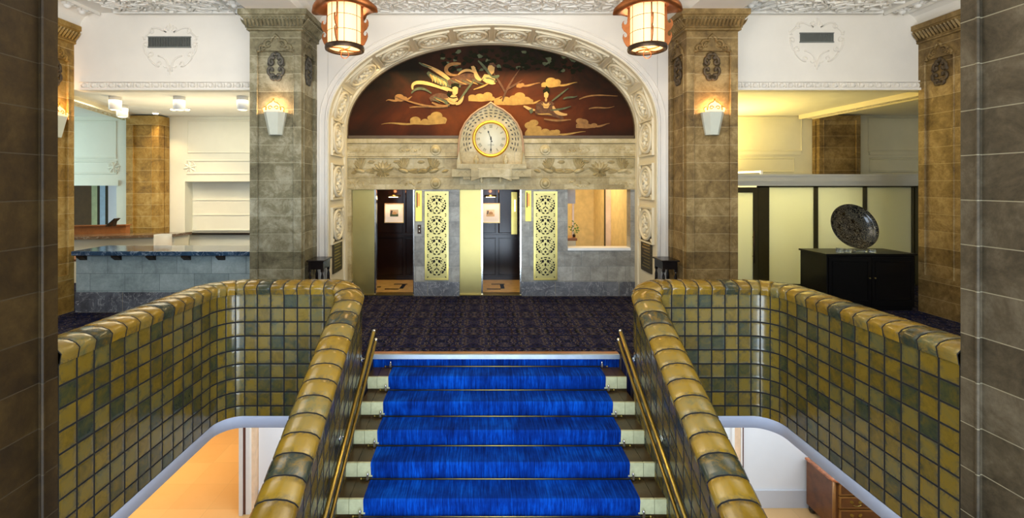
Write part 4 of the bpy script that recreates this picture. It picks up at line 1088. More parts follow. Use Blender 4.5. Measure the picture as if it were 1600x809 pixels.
# ------------------------------------------------------------------ elevator cars
def car_floor_mat():
    return plain('yellow_marble', (.66, .42, .12), .2, var=.15)
M['carfloor'] = car_floor_mat(); M['carfloor'].node_tree
def elevator(x0, x1, dx0, label, art, blue):
    t = thing('elevator_car', label, 'elevator', ((x0 + x1) / 2, 9.6, 0)); ya, yb = 9.06, 10.25
    m = MB(); xl, xr = x0 - .1, x1 + .12
    m.box(xl - .03, xl, ya, yb, 0, 2.3); m.box(xr, xr + .03, ya, yb, 0, 2.3); m.box(xl, xr, yb, yb + .03, 0, 2.3); m.box(xl, xr, ya, yb, 2.3, 2.33)
    fr = F_front(yb)
    for (a, b) in ((xl + .06, xl + .82), (xl + .90, xr - .05)):
        for (zA, zB) in ((.12, .92), (1.04, 2.2)):
            m.tube([fr(a, zA, 0), fr(b, zA, 0), fr(b, zB, 0), fr(a, zB, 0)], .014, 6, closed=True, sm=False)
    m.box(xl, xr, yb - .03, yb, .95, 1.0); m.box(xl, xr, yb - .015, yb, 0, .08)
    f2 = F_side(xr, -1)
    for (zA, zB) in ((.12, .92), (1.04, 2.2)): m.tube([f2(ya + .1, zA, 0), f2(yb - .1, zA, 0), f2(yb - .1, zB, 0), f2(ya + .1, zB, 0)], .014, 6, closed=True, sm=False)
    m.build('car_panelling', M['car_wood'], t)
    m = MB(); m.box(xl, xr, ya, yb, -.03 + .035, .01, 0); random.seed(int(x0 * 10) + 50)
    for (a, b, c_, d) in ((.35, .5, 9.5, 9.56), (.62, .9, 9.3, 9.37), (.72, 1.0, 9.75, 9.82), (.9, .98, 9.37, 9.75), (.15, .3, 9.85, 9.9)):
        m.box(xl + a, xl + b, c_, d, .01, .012, 1)
    m.build('car_floor', [M['carfloor'], M['dark_wood']], t)['label'] = 'yellow marble floor with dark inlay'
    m = MB(); m.box(x0, x1, 8.84, 9.06, .001, .012); m.build('threshold', M['brass_dull'], t)
    m = MB(); m.box(dx0[0], dx0[1], 8.90, 8.94, .012, 1.999); m.build('door_leaf', M['brass_door'], t)['label'] = 'satin brass sliding leaf'
    m = MB(); m.box(dx0[1] - .0, dx0[1] + .03, 8.90, 9.0, .012, 1.999); m.box(x1 - .025, x1, 8.86, 9.04, .012, 1.999); m.build('door_post', M['silver'], t)
    area('car_floor_fill', ((x0 + x1) / 2, 9.55, 2.25), (0, 0, 0), .3, .3, 9, (1, .78, .45))  # unseen light added inside the car to brighten its floor
    return t
xe = (PX(549, YS), PX(647, YS)); e1 = elevator(xe[0], xe[1], (PX(549, YS), PX(585, 8.9)), 'dark mahogany elevator car behind the half-open brass door, nearest the reception side', 0, 0)
xe = (PX(718, YS), PX(815, YS)); e2 = elevator(xe[0], xe[1], (PX(718, YS), PX(752, 8.9)), 'dark mahogany elevator car between the two pierced brass panels', 1, 1)
m = MB(); m.box(XA, PX(718, YS) - .15, 8.99, 9.02, 2.0, 2.2)
def picture(px0, px1, label, img):
    d = 10.24; t = thing('framed_picture', label, 'picture', (PX((px0 + px1)/2, d), d, PZ(348, d)))
    x0, x1, z0, z1 = PX(px0, d), PX(px1, d), PZ(347, d), PZ(318.5, d)
    m = MB(); m.box(x0, x1, d - .012, d, z0, z1); m.build('mat_board', M['paper'], t)
    m = MB(); f_ = .014
    for q in ((x0 - f_, x0, z0 - f_, z1 + f_), (x1, x1 + f_, z0 - f_, z1 + f_), (x0, x1, z0 - f_, z0), (x0, x1, z1, z1 + f_)): m.box(q[0], q[1], d - .025, d, q[2], q[3])
    m.build('frame', M['frame_gold'], t)
    m = MB(); cx_, cz = (x0 + x1) / 2, (z0 + z1) / 2
    m.box(cx_ - .09, cx_ + .09, d - .014, d - .012, cz - .075, cz + .075, 0)
    m.box(cx_ - .09, cx_ + .09, d - .0145, d - .014, cz - .075, cz - .02, 1)
    m.prism([(cx_ - .03, cz - .03), (cx_ + .05, cz - .03), (cx_ + .06, cz + .01), (cx_ + .01, cz + .035), (cx_ - .04, cz + .01)], F_front(d - .0145), 0, .001, 2)
    m.prism([(cx_ - .085, cz - .02), (cx_ - .05, cz - .03), (cx_ - .03, cz + .05), (cx_ - .07, cz + .06)], F_front(d - .0145), 0, .001, 3)
    m.build('print', img, t)
    l = thing('picture_light', label.split(' picture')[0].replace('small framed', 'warm brass picture light above the').replace('white framed', 'warm brass picture light above the') + ' print', 'lamp', (cx_, d, PZ(308, d)))
    m = MB(); m.tube([(cx_ - .13, d - .10, PZ(306, d)), (cx_ + .13, d - .10, PZ(306, d))], .020, 10); m.tube([(cx_, d - .09, PZ(306, d)), (cx_, d - .05, PZ(308, d)), (cx_, d, PZ(309, d))], .008, 6)
    m.build('shade', M['brass'], l)
    m = MB(); m.tube([(cx_ - .10, d - .105, PZ(306, d) - .022), (cx_ + .10, d - .105, PZ(306, d) - .022)], .008, 8); m.build('bulb', M['bulb'], l)
    a = area('picture_lamp', (cx_, d - .12, PZ(306, d) - .04), (math.radians(-25), 0, 0), .22, .03, 3.2, (1, .5, .22))
    point('picture_lamp', (cx_, d - .10, PZ(306, d) + .10), 1.5, (1, .35, .12), .03)
    return t
im1 = [plain('print_sky', (.35, .33, .25), .7), plain('print_green', (.05, .08, .03), .7), plain('print_house', (.35, .22, .10), .7), plain('print_tree', (.05, .04, .03), .7)]
im2 = [plain('print_pale', (.62, .55, .42), .7), plain('print_sand', (.55, .40, .22), .7), plain('print_hill', (.38, .22, .10), .7), plain('print_mast', (.12, .10, .08), .7)]
p1 = picture(602, 630, 'white framed country scene picture on the wall of the reception side elevator', im1)
p2 = picture(752.5, 780, 'white framed pale hill picture on the wall of the middle elevator', im2)
for o in COL.objects:
    if o.name.startswith('picture_light'): pass
lts = [o for o in COL.objects if o.name.startswith('picture_light') and o.type == 'EMPTY']
lts[0]['label'] = 'glowing brass picture light above the country scene print'; lts[1]['label'] = 'glowing brass picture light above the pale hill print'
t = thing('elevator_wall_lamp', 'slim lit wall lamp inside the middle elevator right of the framed print', 'lamp', (PX(806, 10), 10.2, 1.4))
m = MB(); d = 10.2; m.box(PX(799, d), PX(808, d), d, d + .03, PZ(366, d), PZ(300, d)); m.build('back_plate', M['brass'], t)
m = MB(); m.tube([(PX(804.5, d), d - .03, PZ(330, d)), (PX(804.5, d), d - .03, PZ(312, d))], [.012, .012], 8); m.build('bulb', M['bulb'], t)
m = MB()      # blocks closing the shafts and the counter room
m.box(XA - .2, PX(718, YS) - .35, 10.4, 10.5, 0, 2.4)
m.box(PX(887, YS) - .14, PX(887, YS) - .10, 9.02, 12.2, 0, 2.6); m.box(XB + .02, XB + .06, 9.02, 12.2, 0, 2.6)
m.box(PX(887, YS) - .14, XB + .06, 12.2, 12.25, 0, 2.6); m.box(PX(887, YS) - .14, XB + .06, 9.02, 12.2, 2.55, 2.6)
struct(m.build('wall_shaft', plain('apricot_paint', (.72, .56, .26), .6)))
m = MB(); m.box(XA, XB, 9.02, 9.05, 2.0, 4.9); struct(m.build('wall_screen_backing', M['plaster_cream']))
# room behind the counter window
area('counter_room_lamp', (2.3, 10.4, 2.5), (0, 0, 0), .9, 1.6, 34, (1, .80, .48))
m = MB(); d = 10.6
m.box(PX(946, d), PX(976, d), d, d + .05, 0, 2.5, 0); m.box(PX(944.5, d), PX(946, d), d - .01, d + .05, 0, 2.5, 1); m.box(PX(894, 9.6), PX(897, 9.6), 9.6, 9.65, 0, 2.5, 0); m.box(PX(887, 9.3), PX(899, 9.3), 9.3, 9.5, PZ(318, 9.3), 2.5, 2)
struct(m.build('trim_6', [plain('pale_pink_panel', (.80, .62, .48), .4), M['mullion'], plain('grey_boxing', (.45, .42, .40), .5)]))
m = MB(); d = 9.4; m.box(PX(887, YS) - .08, PX(902, d), d, d + .5, PZ(376, d), PZ(372, d), 0); m.box(PX(887, YS) - .08, PX(900, d), d + .02, d + .48, 0, PZ(376, d), 1)
tag(m.build('side_table', [M['wood'], M['plaster_cream']], bevel=.004), 'brown topped side table inside the counter window room', 'table')
t = thing('potted_sprig', 'small green plant sprig standing on the brown table in the counter window', 'plant', (PX(897, 9.5), 9.6, PZ(372, 9.4)))
m = MB(); m.lathe([(.02, 0), (.03, .02), (.028, .05), (.015, .06)], (PX(897, 9.6), 9.6, PZ(372, 9.4)), 12); m.build('vase', M['dark_metal'], t)
m = MB(); f_ = F_front(9.6); bx_, bz = PX(897, 9.6), PZ(372, 9.4) + .05
for a, L in ((1.2, .2), (1.6, .28), (2.0, .18), (.9, .14)):
    e_ = (bx_ + L * math.cos(a), bz + L * math.sin(a)); m.stroke([(bx_, bz), e_], .003, f_)
    for q in range(4):
        tt = .4 + .18 * q; m.leaf(bx_ + (e_[0] - bx_) * tt, bz + (e_[1] - bz) * tt, .05, .012, a + (1 if q % 2 else -1), .01, f_)
m.build('leaves', plain('leaf_green', (.12, .25, .04), .5), t)

# ------------------------------------------------------------------ sconces
def sconce_proto():
    t = thing('wall_sconce', 'x', 'wall lamp', (0, 0, 0), 'porcelain wall sconces')
    fr = F_front(0); m = MB()
    top_ = [(-.165, 0), (-.165, -.06), (-.09, -.15), (.09, -.15), (.165, -.06), (.165, 0)]; bot = [(-.10, 0), (-.10, -.035), (-.055, -.085), (.055, -.085), (.10, -.035), (.10, 0)]
    n = 6; a = [m.vert((x, y, .0)) for x, y in top_]; b = [m.vert((x, y, -.34)) for x, y in bot]
    ai = [m.vert((x * .93, y * .9, .0)) for x, y in top_]; bi = [m.vert((x * .9, y * .85, -.32)) for x, y in bot]
    for k in range(5):
        m.face((a[k], a[k + 1], b[k + 1], b[k])); m.face((ai[k + 1], ai[k], bi[k], bi[k + 1])); m.face((a[k + 1], a[k], ai[k], ai[k + 1]))
    m.face(b); m.face(bi)
    m.build('tapered_shade', M['porcelain'], t)
    m = MB()     # pierced crown
    pts = [(-.16, .0)] + spiral(-.13, .04, .035, .035, PI * 1.3, 0.6, 6) + [(-.10, .10), (-.06, .135), (-.02, .15), (0, .18), (.02, .15), (.06, .135), (.10, .10)] + [(-x, y) for x, y in spiral(-.13, .04, .035, .035, PI * 1.3, 0.6, 6)][::-1] + [(.16, 0)]
    f2 = F_front(-.10); m.prism(pts, f2, 0, .006, 0)
    m.stroke(pts, .007, f2, .004, 1)
    for sg in (-1, 1):
        m.stroke([(sg * x, y) for x, y in spiral(.05, .06, .035, .01, PI, -3, 12)], .007, f2, .008, 1); m.leaf(sg * .11, .02, .05, .012, PI/2, .01, f2, 1, .006)
    m.lathe([(.003, 0), (.013, .01), (.013, .02), (.003, .03)], (0, -.103, .175), 8, 1)
    m.build('crown', [M['lamp_crown'], M['gold_leaf']], t)
    m = MB(); m.lathe([(.005, -.06), (.028, -.04), (.035, 0), (.02, .03), (.003, .04)], (0, -.06, .0), 12); m.build('bulb', M['bulb'], t)
    return t
M['lamp_crown'] = emis('lit_pierced_crown', (1, .62, .30), 1.0, (.8, .6, .3))
sc = sconce_proto(); sc['label'] = 'porcelain uplight sconce on the greyish column by the reception counter'
sz = PZ(174.5, 7.0)
sc.location = (-3.10, 7.11, sz)
dup(sc, (3.52, 7.11, sz), 'porcelain uplight sconce on the brown column by the lounge')
dup(sc, (-6.78, 7.42, sz), 'porcelain uplight sconce on the golden far column, seen from its side', rot=(0, 0, PI/2))
for (x, y) in ((-3.10, 7.03), (3.52, 7.03), (-6.70, 7.42)): point('sconce_lamp', (x, y, sz + .03), 26, (1, .60, .28), .03)

# ------------------------------------------------------------------ hanging lanterns
def lantern():
    t = thing('hanging_lantern', 'x', 'lantern', (0, 0, 0), 'copper hanging lanterns'); Rg = .205; Hh = .66
    m = MB(); m.lathe([(Rg, 0), (Rg, Hh)], (0, 0, .02), 40); m.f = m.f[:-2]; m.mi = m.mi[:-2]; m.sm = m.sm[:-2]
    m.build('glass_cylinder', M['lamp_glow'], t)['label'] = 'glowing cream glass cylinder'
    m = MB()
    for k in range(8):
        a = 2 * PI * k / 8 + .25
        m.tube([(Rg * 1.005 * math.cos(a), Rg * 1.005 * math.sin(a), .02), (Rg * 1.005 * math.cos(a), Rg * 1.005 * math.sin(a), Hh)], .004, 6)
    for z in (.20, .38, .56): m.tube([(Rg * 1.005 * math.cos(2 * PI * i / 40), Rg * 1.005 * math.sin(2 * PI * i / 40), z) for i in range(40)], .0035, 6, closed=True)
    m.build('glazing_bars', M['copper'], t)
    m = MB(); m.lathe([(.235, -.02), (.24, .0), (.235, .035), (.222, .04), (.19, .03), (.19, -.015), (.215, -.025), (.235, -.02)], (0, 0, 0), 40); m.f = m.f[:-2]; m.mi = m.mi[:-2]; m.sm = m.sm[:-2]
    m.build('bottom_ring', M['dark_metal'], t)
    m = MB(); m.lathe([(.19, 0), (.001, .001)], (0, 0, .012), 32); m.build('bottom_glass', M['lamp_glow'], t)
    m = MB()
    for q in range(4):
        a = q * PI/2 + .5; m.tube([(.195 * math.cos(a + x), .195 * math.sin(a + x), -.0) if False else ((.195 - .195 * abs(x)) * math.cos(a + x * .8), (.195 - .195 * abs(x)) * math.sin(a + x * .8), -.004) for x in (0, .25, .5, .75, .95)], .009, 6)
    m.build('bottom_tracery', M['copper'], t)
    m = MB(); m.tube([(.05 * math.sin(2 * PI * i / 20), 0, -.065 + .05 * math.cos(2 * PI * i / 20)) for i in range(20)], .005, 6, closed=True); m.build('pull_ring', M['copper'], t)
    # four flame-edged fins
    outline = [(0, .02), (.045, .045), (.075, .10), (.092, .15), (.085, .19), (.070, .205), (.078, .18), (.066, .155), (.042, .16), (.034, .19), (.046, .215), (.075, .235), (.098, .28), (.10, .325), (.088, .355), (.070, .365), (.080, .34), (.068, .315), (.044, .32), (.034, .35), (.030, .42), (.025, .50), (.035, .58), (.03, .68), (0, .68)]
    for q in range(4):
        a = q * PI/2 - .12; ca, sa = math.cos(a), math.sin(a)
        m = MB(); m.prism(outline, lambda u, v, w_: Vector((ca * (Rg + .003 + u) - sa * w_, sa * (Rg + .003 + u) + ca * w_, v)), -.006, .006); m.build('fin', M['copper'], t)
    # hood with turned-up scalloped brim
    m = MB(); n = 48; rings = []
    for (r, z, amp) in ((.215, .52, 0), (.26, .50, 0), (.32, .475, .02), (.37, .49, .05), (.36, .55, .05), (.26, .64, 0), (.21, .74, 0), (.06, .86, 0)):
        b = []
        for i in range(n):
            a = 2 * PI * i / n; k = math.cos(4 * a + .48); b.append(m.vert(((r + amp * k) * math.cos(a), (r + amp * k) * math.sin(a), z - amp * k * .7)))
        rings.append(b)
    for a, b in zip(rings, rings[1:]):
        for i in range(n): m.face((a[i], a[(i + 1) % n], b[(i + 1) % n], b[i]), 0, True)
    m.face(rings[-1]); m.build('hood', M['copper'], t)
    m = MB(); m.tube([(0, 0, .86), (0, 0, 1.165)], .012, 8)
    for z in (.92, .99, 1.06): m.tube([(.02 * math.sin(2 * PI * i / 12), 0, z + .03 * math.cos(2 * PI * i / 12)) for i in range(12)], .006, 6, closed=True)
    m.lathe([(.03, 1.10), (.07, 1.14), (.07, 1.165)], (0, 0, 0), 16); m.build('hanging_rod', M['dark_metal'], t)
    return t
LZ = 3.79; lt = lantern(); lt['label'] = 'copper cylinder lantern hanging nearer the greyish stone column'; lt.location = (-1.69, 5.84, LZ)
dup(lt, (2.09, 5.84, LZ), 'copper cylinder lantern hanging nearer the brown stone column')
for x in (-1.69, 2.09): point('lantern_lamp', (x, 5.84, LZ - .12), 9, (1, .62, .30), .12); point('lantern_lamp', (x, 5.84 + .42, LZ + .35), 3.5, (1, .62, .30), .1)

# ------------------------------------------------------------------ vents with plaster scrollwork
for (a, b, c_, d_, cxv, cyv, lab) in ((233, 298, 58, 74, 266, 76, 'grey slatted air vent ringed by plaster scrolls above the reception counter'), (1250, 1301, 52, 66, 1276, 68, 'grey slatted air vent ringed by plaster scrolls above the lounge partition')):
    x0, x1, z0, z1 = PX(a, YW), PX(b, YW), PZ(d_, YW), PZ(c_, YW)
    t = thing('air_vent', lab, 'vent', ((x0 + x1)/2, YW, z0))
    m = MB(); m.box(x0, x1, YW - .004, YW, z0, z1); m.build('backing', M['vent_dark'], t)
    m = MB(); n = 26
    for i in range(n + 1):
        u = x0 + (x1 - x0) * i / n; m.box(u - .005, u + .005, YW - .018, YW - .004, z0, z1)
    for q in (z0, z1): m.box(x0 - .012, x1 + .012, YW - .022, YW, q - .008, q + .008)
    m.build('slats', M['vent_grey'], t)
    m = MB(); fr = shift(F_front(YW), PX(cxv, YW), PZ(cyv - 2, YW)); s_ = 1.0
    for sg in (-1, 1):
        up = lambda y: y + (.09 if y > .10 else .06 * max(0, y) / .1)
        def sp(cx_, cy_, r0, r1, a0, a1): m.stroke([(sg * x, y + (.09 if cy_ > .1 else .04)) for x, y in spiral(cx_, cy_, r0, r1, a0, a1, 16)], .015, fr, .002, n=6)
        def bz(*p): m.stroke([(sg * x, y + (.09 if p[0][1] > .1 else .04)) for x, y in bez(*p, 10)], .015, fr, .002, n=6)
        sp(.06, .21, .05, .015, -PI/2, 4.0); bz((.06, .16), (.15, .20), (.22, .26), (.30, .22)); sp(.30, .18, .045, .015, PI/2, -4.0)
        bz((.34, .16), (.38, .12), (.42, .10), (.44, .03)); sp(.40, .0, .05, .015, 0.4, 5.5); bz((.44, .0), (.43, -.12), (.40, -.16), (.36, -.19)); sp(.32, -.16, .055, .015, -.8, 5.2)
        bz((.36, -.21), (.32, -.28), (.26, -.34), (.20, -.36)); sp(.18, -.31, .05, .015, -PI/2, 3.8); bz((.03, -.44), (.03, -.30), (.04, -.22), (.20, -.18))
        sp(.08, -.34, .05, .02, PI, 5.8); m.leaf(sg * .02, .27, .10, .02, PI/2 - sg * .3, .02, fr); m.leaf(sg * .40, .12, .09, .02, PI/2 - sg * .8, .02, fr)
    m.leaf(0, -.46, .16, .02, PI/2, .03, fr); m.leaf(0, .30, .10, .02, PI/2, .03, fr)
    m.build('plaster_scrollwork', M['plaster'], t)

# ------------------------------------------------------------------ reception counter and its things
t = thing('reception_counter', 'long pale stone reception counter with blue marble top', 'counter', (-5.07, 7.9, 0))
ctz = PZ(392.5, 7.58)
m = MB(); m.box(-6.64, -3.51, 7.68, 8.1, .33, ctz - .075); m.build('front', M['counter_front'], t)
m = MB(); m.box(-6.64, -3.51, 7.665, 8.1, 0, .33); m.build('plinth', M['base_marble'], t)
m = MB(); m.box(-6.64, -3.51, 7.58, 8.32, ctz - .075, ctz); m.build('countertop', M['counter_marble'], t, bevel=.012)['label'] = 'polished blue black marble top'
for px in (122.6, 177, 231, 286, 340):
    m = MB(); x = PX(px + 4, 7.63); m.prism([(7.678, ctz - .16), (7.678, ctz - .077), (7.60, ctz - .077), (7.60, ctz - .10)], lambda u, v, w_: Vector((x + w_, u, v)), -.06, .06); m.build('corbel', M['dark_metal'], t)
t = thing('back_desk', 'brown marble topped inner desk with a wooden upstand behind the reception counter', 'desk', (-7.9, 10.2, 0))
m = MB()
P = [(-11.5, 8.75), (-7.1, 10.9), (-7.35, 11.3 - .35), (-11.9, 9.4)]
P = [(-10.9, 9.1), (-6.85, 10.45), (-6.75, 10.95), (-11.2, 9.75)]
m.prism(P, lambda u, v, w_: Vector((u, v, w_)), .93, .99, 0); m.build('marble_top', M['brown_marble'], t)
m = MB(); P2 = [(-10.8, 9.25), (-6.9, 10.55), (-6.8, 10.9), (-11.1, 9.7)]; m.prism(P2, lambda u, v, w_: Vector((u, v, w_)), 0, .93); m.build('body', M['plaster_cream'], t)
m = MB(); m.prism([(-11.2, 9.76), (-8.05, 10.62), (-8.0, 10.68), (-11.2, 9.83)], lambda u, v, w_: Vector((u, v, w_)), .985, 1.17); m.prism([(-11.2, 9.72), (-8.02, 10.58), (-7.98, 10.72), (-11.2, 9.87)], lambda u, v, w_: Vector((u, v, w_)), 1.17, 1.19)
m.build('upstand', M['wood'], t)['label'] = 'reddish wooden upstand'
m = MB(); m.prism([(0, 0), (.20, .17), (.23, .16), (.04, -.01)], lambda u, v, w_: Vector((PX(165, 10.2) + u, 10.28 + w_, 1.19 + v)), -.1, .05); m.prism([(.17, 0), (.19, 0), (.215, .16), (.20, .165)], lambda u, v, w_: Vector((PX(165, 10.2) + u, 10.28 + w_, 1.19 + v)), -.1, -.02)
tag(m.build('display_stand', M['dark_metal']), 'small dark tilted stand on the wooden upstand behind the counter', 'stand')
t = thing('desk_lamp', 'small table lamp with white drum shade behind the reception counter', 'lamp', (PX(254, 8.9), 8.9, .85))
m = MB(); d = 8.9; x = PX(254.5, d); m.lathe([(.145, PZ(383, d)), (.145, PZ(366, d))], (x, d, 0), 32); m.f = m.f[:-2]; m.mi = m.mi[:-2]; m.sm = m.sm[:-2]; m.build('shade', M['lampshade'], t)
m = MB(); m.lathe([(.07, .72), (.07, .74), (.012, .76), (.012, 1.0), (.02, 1.02), (.005, 1.05)], (x, d, 0), 16); m.build('base', M['brass'], t)
m = MB(); m.box(-8.2, -5.2, 8.6, 9.1, .68, .72); 
for (a, b) in ((-8.1, 8.7), (-5.3, 8.7), (-8.1, 9.0), (-5.3, 9.0)): m.box(a - .03, a + .03, b - .03, b + .03, 0, .68)
tag(m.build('work_table', M['wood'], bevel=.004), 'low work table behind the reception counter carrying the drum shade lamp', 'table')
m = MB(); m.dome(0, 0, .17, .1, .06, lambda u, v, w_: Vector((PX(232, 8.8) + u, 8.8 + v, .72 + .16 + w_)), n=16); m.box(PX(232, 8.8) - .17, PX(232, 8.8) + .17, 8.7, 8.9, .72, .885)
tag(m.build('wrapped_parcel', M['paper'], bevel=.02), 'rounded pale bundle on the work table beside the drum shade lamp', 'parcel')
m = MB(); m.box(-7.1, -3.5, 11.3, 11.68, .88, .93); m.box(-7.1, -3.5, 11.42, 11.68, 0, .88, 1)
tag(m.build('wall_ledge', [M['dark_wood'], M['room_wall']], bevel=.005), 'long dark shelf under the boarded recess behind the reception', 'shelf')
# cylinder spots
sp = thing('ceiling_spotlight', 'x', 'spotlight', (0, 0, 0), 'white cylinder ceiling spotlights')
m = MB(); m.lathe([(.10, 0), (.10, .25)], (0, 0, 0), 28); m.build('cylinder', M['white'], sp)
m = MB(); m.lathe([(.06, -.008), (.075, -.001)], (0, 0, 0), 20); m.build('lamp_face', M['tube_light'], sp)
SP = [((PX(180, 8.79), 8.79), 'white cylinder spotlight hung in front, nearest the golden far column'), ((PX(191, 9.7), 9.7), 'white cylinder spotlight hung lower in view behind the front row'), ((PX(280, 8.79), 8.79), 'white cylinder spotlight under the header between two small downlights'), ((PX(379, 8.79), 8.79), 'white cylinder spotlight half hidden by the greyish column')]
for i, ((x, y), lab) in enumerate(SP):
    loc = (x, y, 3.50)
    if i == 0: sp.location = loc; sp['label'] = lab
    else: dup(sp, loc, lab)
    spot('spot_lamp', (x, y, 3.47), (math.radians(20), 0, 0), 60, (1, .85, .62), 1.5, .6)
dl = thing('downlight', 'x', 'downlight', (0, 0, 0), 'small recessed downlights')
m = MB(); m.lathe([(.07, 0), (.075, .006), (.085, .012)], (0, 0, 0), 20); m.build('trim_ring', M['white'], dl)
m = MB(); m.lathe([(.045, -.02), (.06, 0)], (0, 0, 0), 16); m.build('lamp_face', M['spot_glow'], dl)
DL = [((PX(250, 10.9), 10.75), 'bright downlight glowing beside the golden pilaster'), ((PX(271, 10.2), 10.2), 'small downlight glowing just below and left of the middle cylinder spotlight'), ((PX(292, 10.2), 10.2), 'small downlight glowing just below and right of the middle cylinder spotlight')]
for i, ((x, y), lab) in enumerate(DL):
    loc = (x, y, 3.735)
    if i == 0: dl.location = loc; dl['label'] = lab
    else: dup(dl, loc, lab)
    spot('downlight_lamp', (x, y, 3.68), (math.radians(8), 0, 0), 45, (1, .72, .38), 1.7, .7)

# ------------------------------------------------------------------ glass partition in the lounge
YP = 9.7; t = thing('glass_partition', 'frosted glass partition with pale cornice and dark mullions in the lounge', 'partition', (6.5, YP, 0)); t['kind'] = 'thing'
m = MB(); x0, x1 = 3.9, PX(1433, YP)
for (o_, za, zb_) in ((.0, 2.07, 2.12), (.02, 2.12, 2.16), (.035, 2.16, 2.27), (.05, 2.27, 2.31)): m.box(x0, x1 + o_, YP - .06 - o_, YP + .10, za, zb_)
m.build('cornice', plain('grey_cream_paint', (.62, .60, .50), .5, var=.03), t)
for (a, b) in ((1202, 1272), (1278.5, 1349), (1355, 1425)):
    m = MB(); m.box(PX(a, YP), PX(b, YP), YP + .02, YP + .03, .03, 2.07 - .03); m.build('frosted_pane', M['frosted'], t)
m = MB()
for (a, b) in ((1185, 1202), (1272, 1278.5), (1349, 1355), (1425, 1428), (1430, 1433)): m.box(PX(a, YP), PX(b, YP), YP, YP + .06, 0, 2.07)
m.box(PX(1185, YP), PX(1433, YP), YP, YP + .06, 2.04, 2.07); m.box(PX(1202, YP), PX(1433, YP), YP, YP + .06, 0, .03)
m.build('mullions', M['mullion'], t)
t = thing('door_1', 'narrow glazed door with long pull handle at the end of the frosted partition', 'door', (4.3, YP, 0)); t['kind'] = 'structure'
m = MB(); a, b = x0, PX(1184.5, YP)
m.box(PX(1177, YP), b, YP, YP + .05, 0, 2.04); m.box(a, PX(1177, YP), YP, YP + .05, 1.93, 2.04); m.box(a, PX(1177, YP), YP, YP + .05, 0, .12); m.build('frame', M['mullion'], t)
m = MB(); m.box(a, PX(1177, YP), YP + .015, YP + .03, .12, 1.93); m.build('glass', M['frosted'], t)
m = MB(); xh = PX(1176, YP); m.tube([(xh, YP - .05, PZ(410, YP)), (xh, YP - .05, PZ(360, YP))], .016, 8); m.tube([(xh, YP, PZ(370, YP)), (xh, YP - .05, PZ(370, YP))], .01, 6); m.tube([(xh, YP, PZ(400, YP)), (xh, YP - .05, PZ(400, YP))], .01, 6); m.build('pull_handle', M['dark_metal'], t)
m = MB(); m.box(PX(1433, YP), 12, YP, YP + .05, 0, 2.3); struct(m.build('wall_partition_end', M['mullion']))
t = thing('tube_lamp', 'thin glowing lamp tube lying on top of the partition cornice', 'lamp', (4.9, YP, 2.31))
m = MB(); m.tube([(3.95, YP + .02, PZ(273, YP)), (PX(1189, YP), YP - .02, PZ(268, YP))], .018, 8); m.build('tube', M['tube_light'], t)
m = MB(); m.box(PX(1187, YP), PX(1190, YP), YP - .04, YP, 2.31, PZ(266, YP)); m.build('end_cap', M['white'], t)
# cabinet and plate
t = thing('display_cabinet', 'black lacquered cabinet below the large round plate', 'cabinet', (6.49, 8.07, 0))
cxa, cxb, cya, cyb, cz = 5.74, 7.24, 7.74, 8.40, .95
m = MB(); m.box(cxa + .02, cxb - .02, cya + .02, cyb, .06, cz - .03); m.box(cxa + .04, cxb - .04, cya + .04, cyb, 0, .06); m.build('body', M['black_wood'], t, bevel=.004)
m = MB(); m.box(cxa - .01, cxb + .01, cya - .01, cyb + .01, cz - .03, cz); m.build('top', M['black_wood'], t, bevel=.008)
for (a, b) in ((cxa + .04, (cxa + cxb)/2 - .005), ((cxa + cxb)/2 + .005, cxb - .04)):
    m = MB(); m.box(a, b, cya, cya + .02, .10, cz - .06); fr = F_front(cya); m.tube([fr(a + .06, .18, 0), fr(b - .06, .18, 0), fr(b - .06, cz - .13, 0), fr(a + .06, cz - .13, 0)], .010, 6, closed=True, sm=False)
    dr = m.build('door', M['black_wood'], t); m = MB(); xk = b - .04 if a < cxa + .1 else a + .04; m.lathe([(.006, 0), (.006, -.015), (.014, -.022), (.004, -.03)], (xk, cya, .55), 10, ax='y'); m.build('knob', M['brass_dull'], dr)
def plate_mat():
    t = NT('dark_speckled_enamel'); o = t.obj(); v = t.node('ShaderNodeTexVoronoi', feature='DISTANCE_TO_EDGE'); t.link(o, v.inputs['Vector']); v.inputs['Scale'].default_value = 34
    v2 = t.node('ShaderNodeTexVoronoi'); t.link(o, v2.inputs['Vector']); v2.inputs['Scale'].default_value = 9
    ln = t.ramp(v.outputs['Distance'], [(.03, (.16, .14, .09)), (.09, (.006, .008, .009))])
    sp_ = t.ramp(v2.outputs['Distance'], [(.22, (0, 0, 0)), (.28, (1, 1, 1))])
    n = t.noise(o, 5); t.base(t.mix(sp_, (.002, .002, .003), t.mix(n, ln, (.02, .05, .05), 'ADD') if False else ln)); t.set(Roughness=.14, Specular_IOR_Level=.7); return t.m
t = thing('display_plate', 'large round dark speckled plate tilted on clear stands atop the cabinet', 'plate', (PX(1335, 7.95), 7.95, cz + .03))
m = MB(); m.lathe([(.10, .02), (.24, .03), (.36, -.02), (.405, -.075), (.41, -.07), (.405, -.06), (.36, -.005), (.24, .045), (.10, .035)], (0, 0, 0), 56, ax='y')
pl = MB.build.__get__(m)('dish', plate_mat(), t)
rotm = Matrix.Rotation(math.radians(14), 4, 'X'); 
pl.data.transform(Matrix.Translation(Vector((PX(1335, 7.95), 7.95, cz + .03))))
pl.matrix_local = Matrix.Translation((0, .06, .39)) @ Matrix.Rotation(math.radians(2), 4, 'Z') @ Matrix.Rotation(math.radians(-19), 4, 'X')
pl.scale = (1, 1, .95)
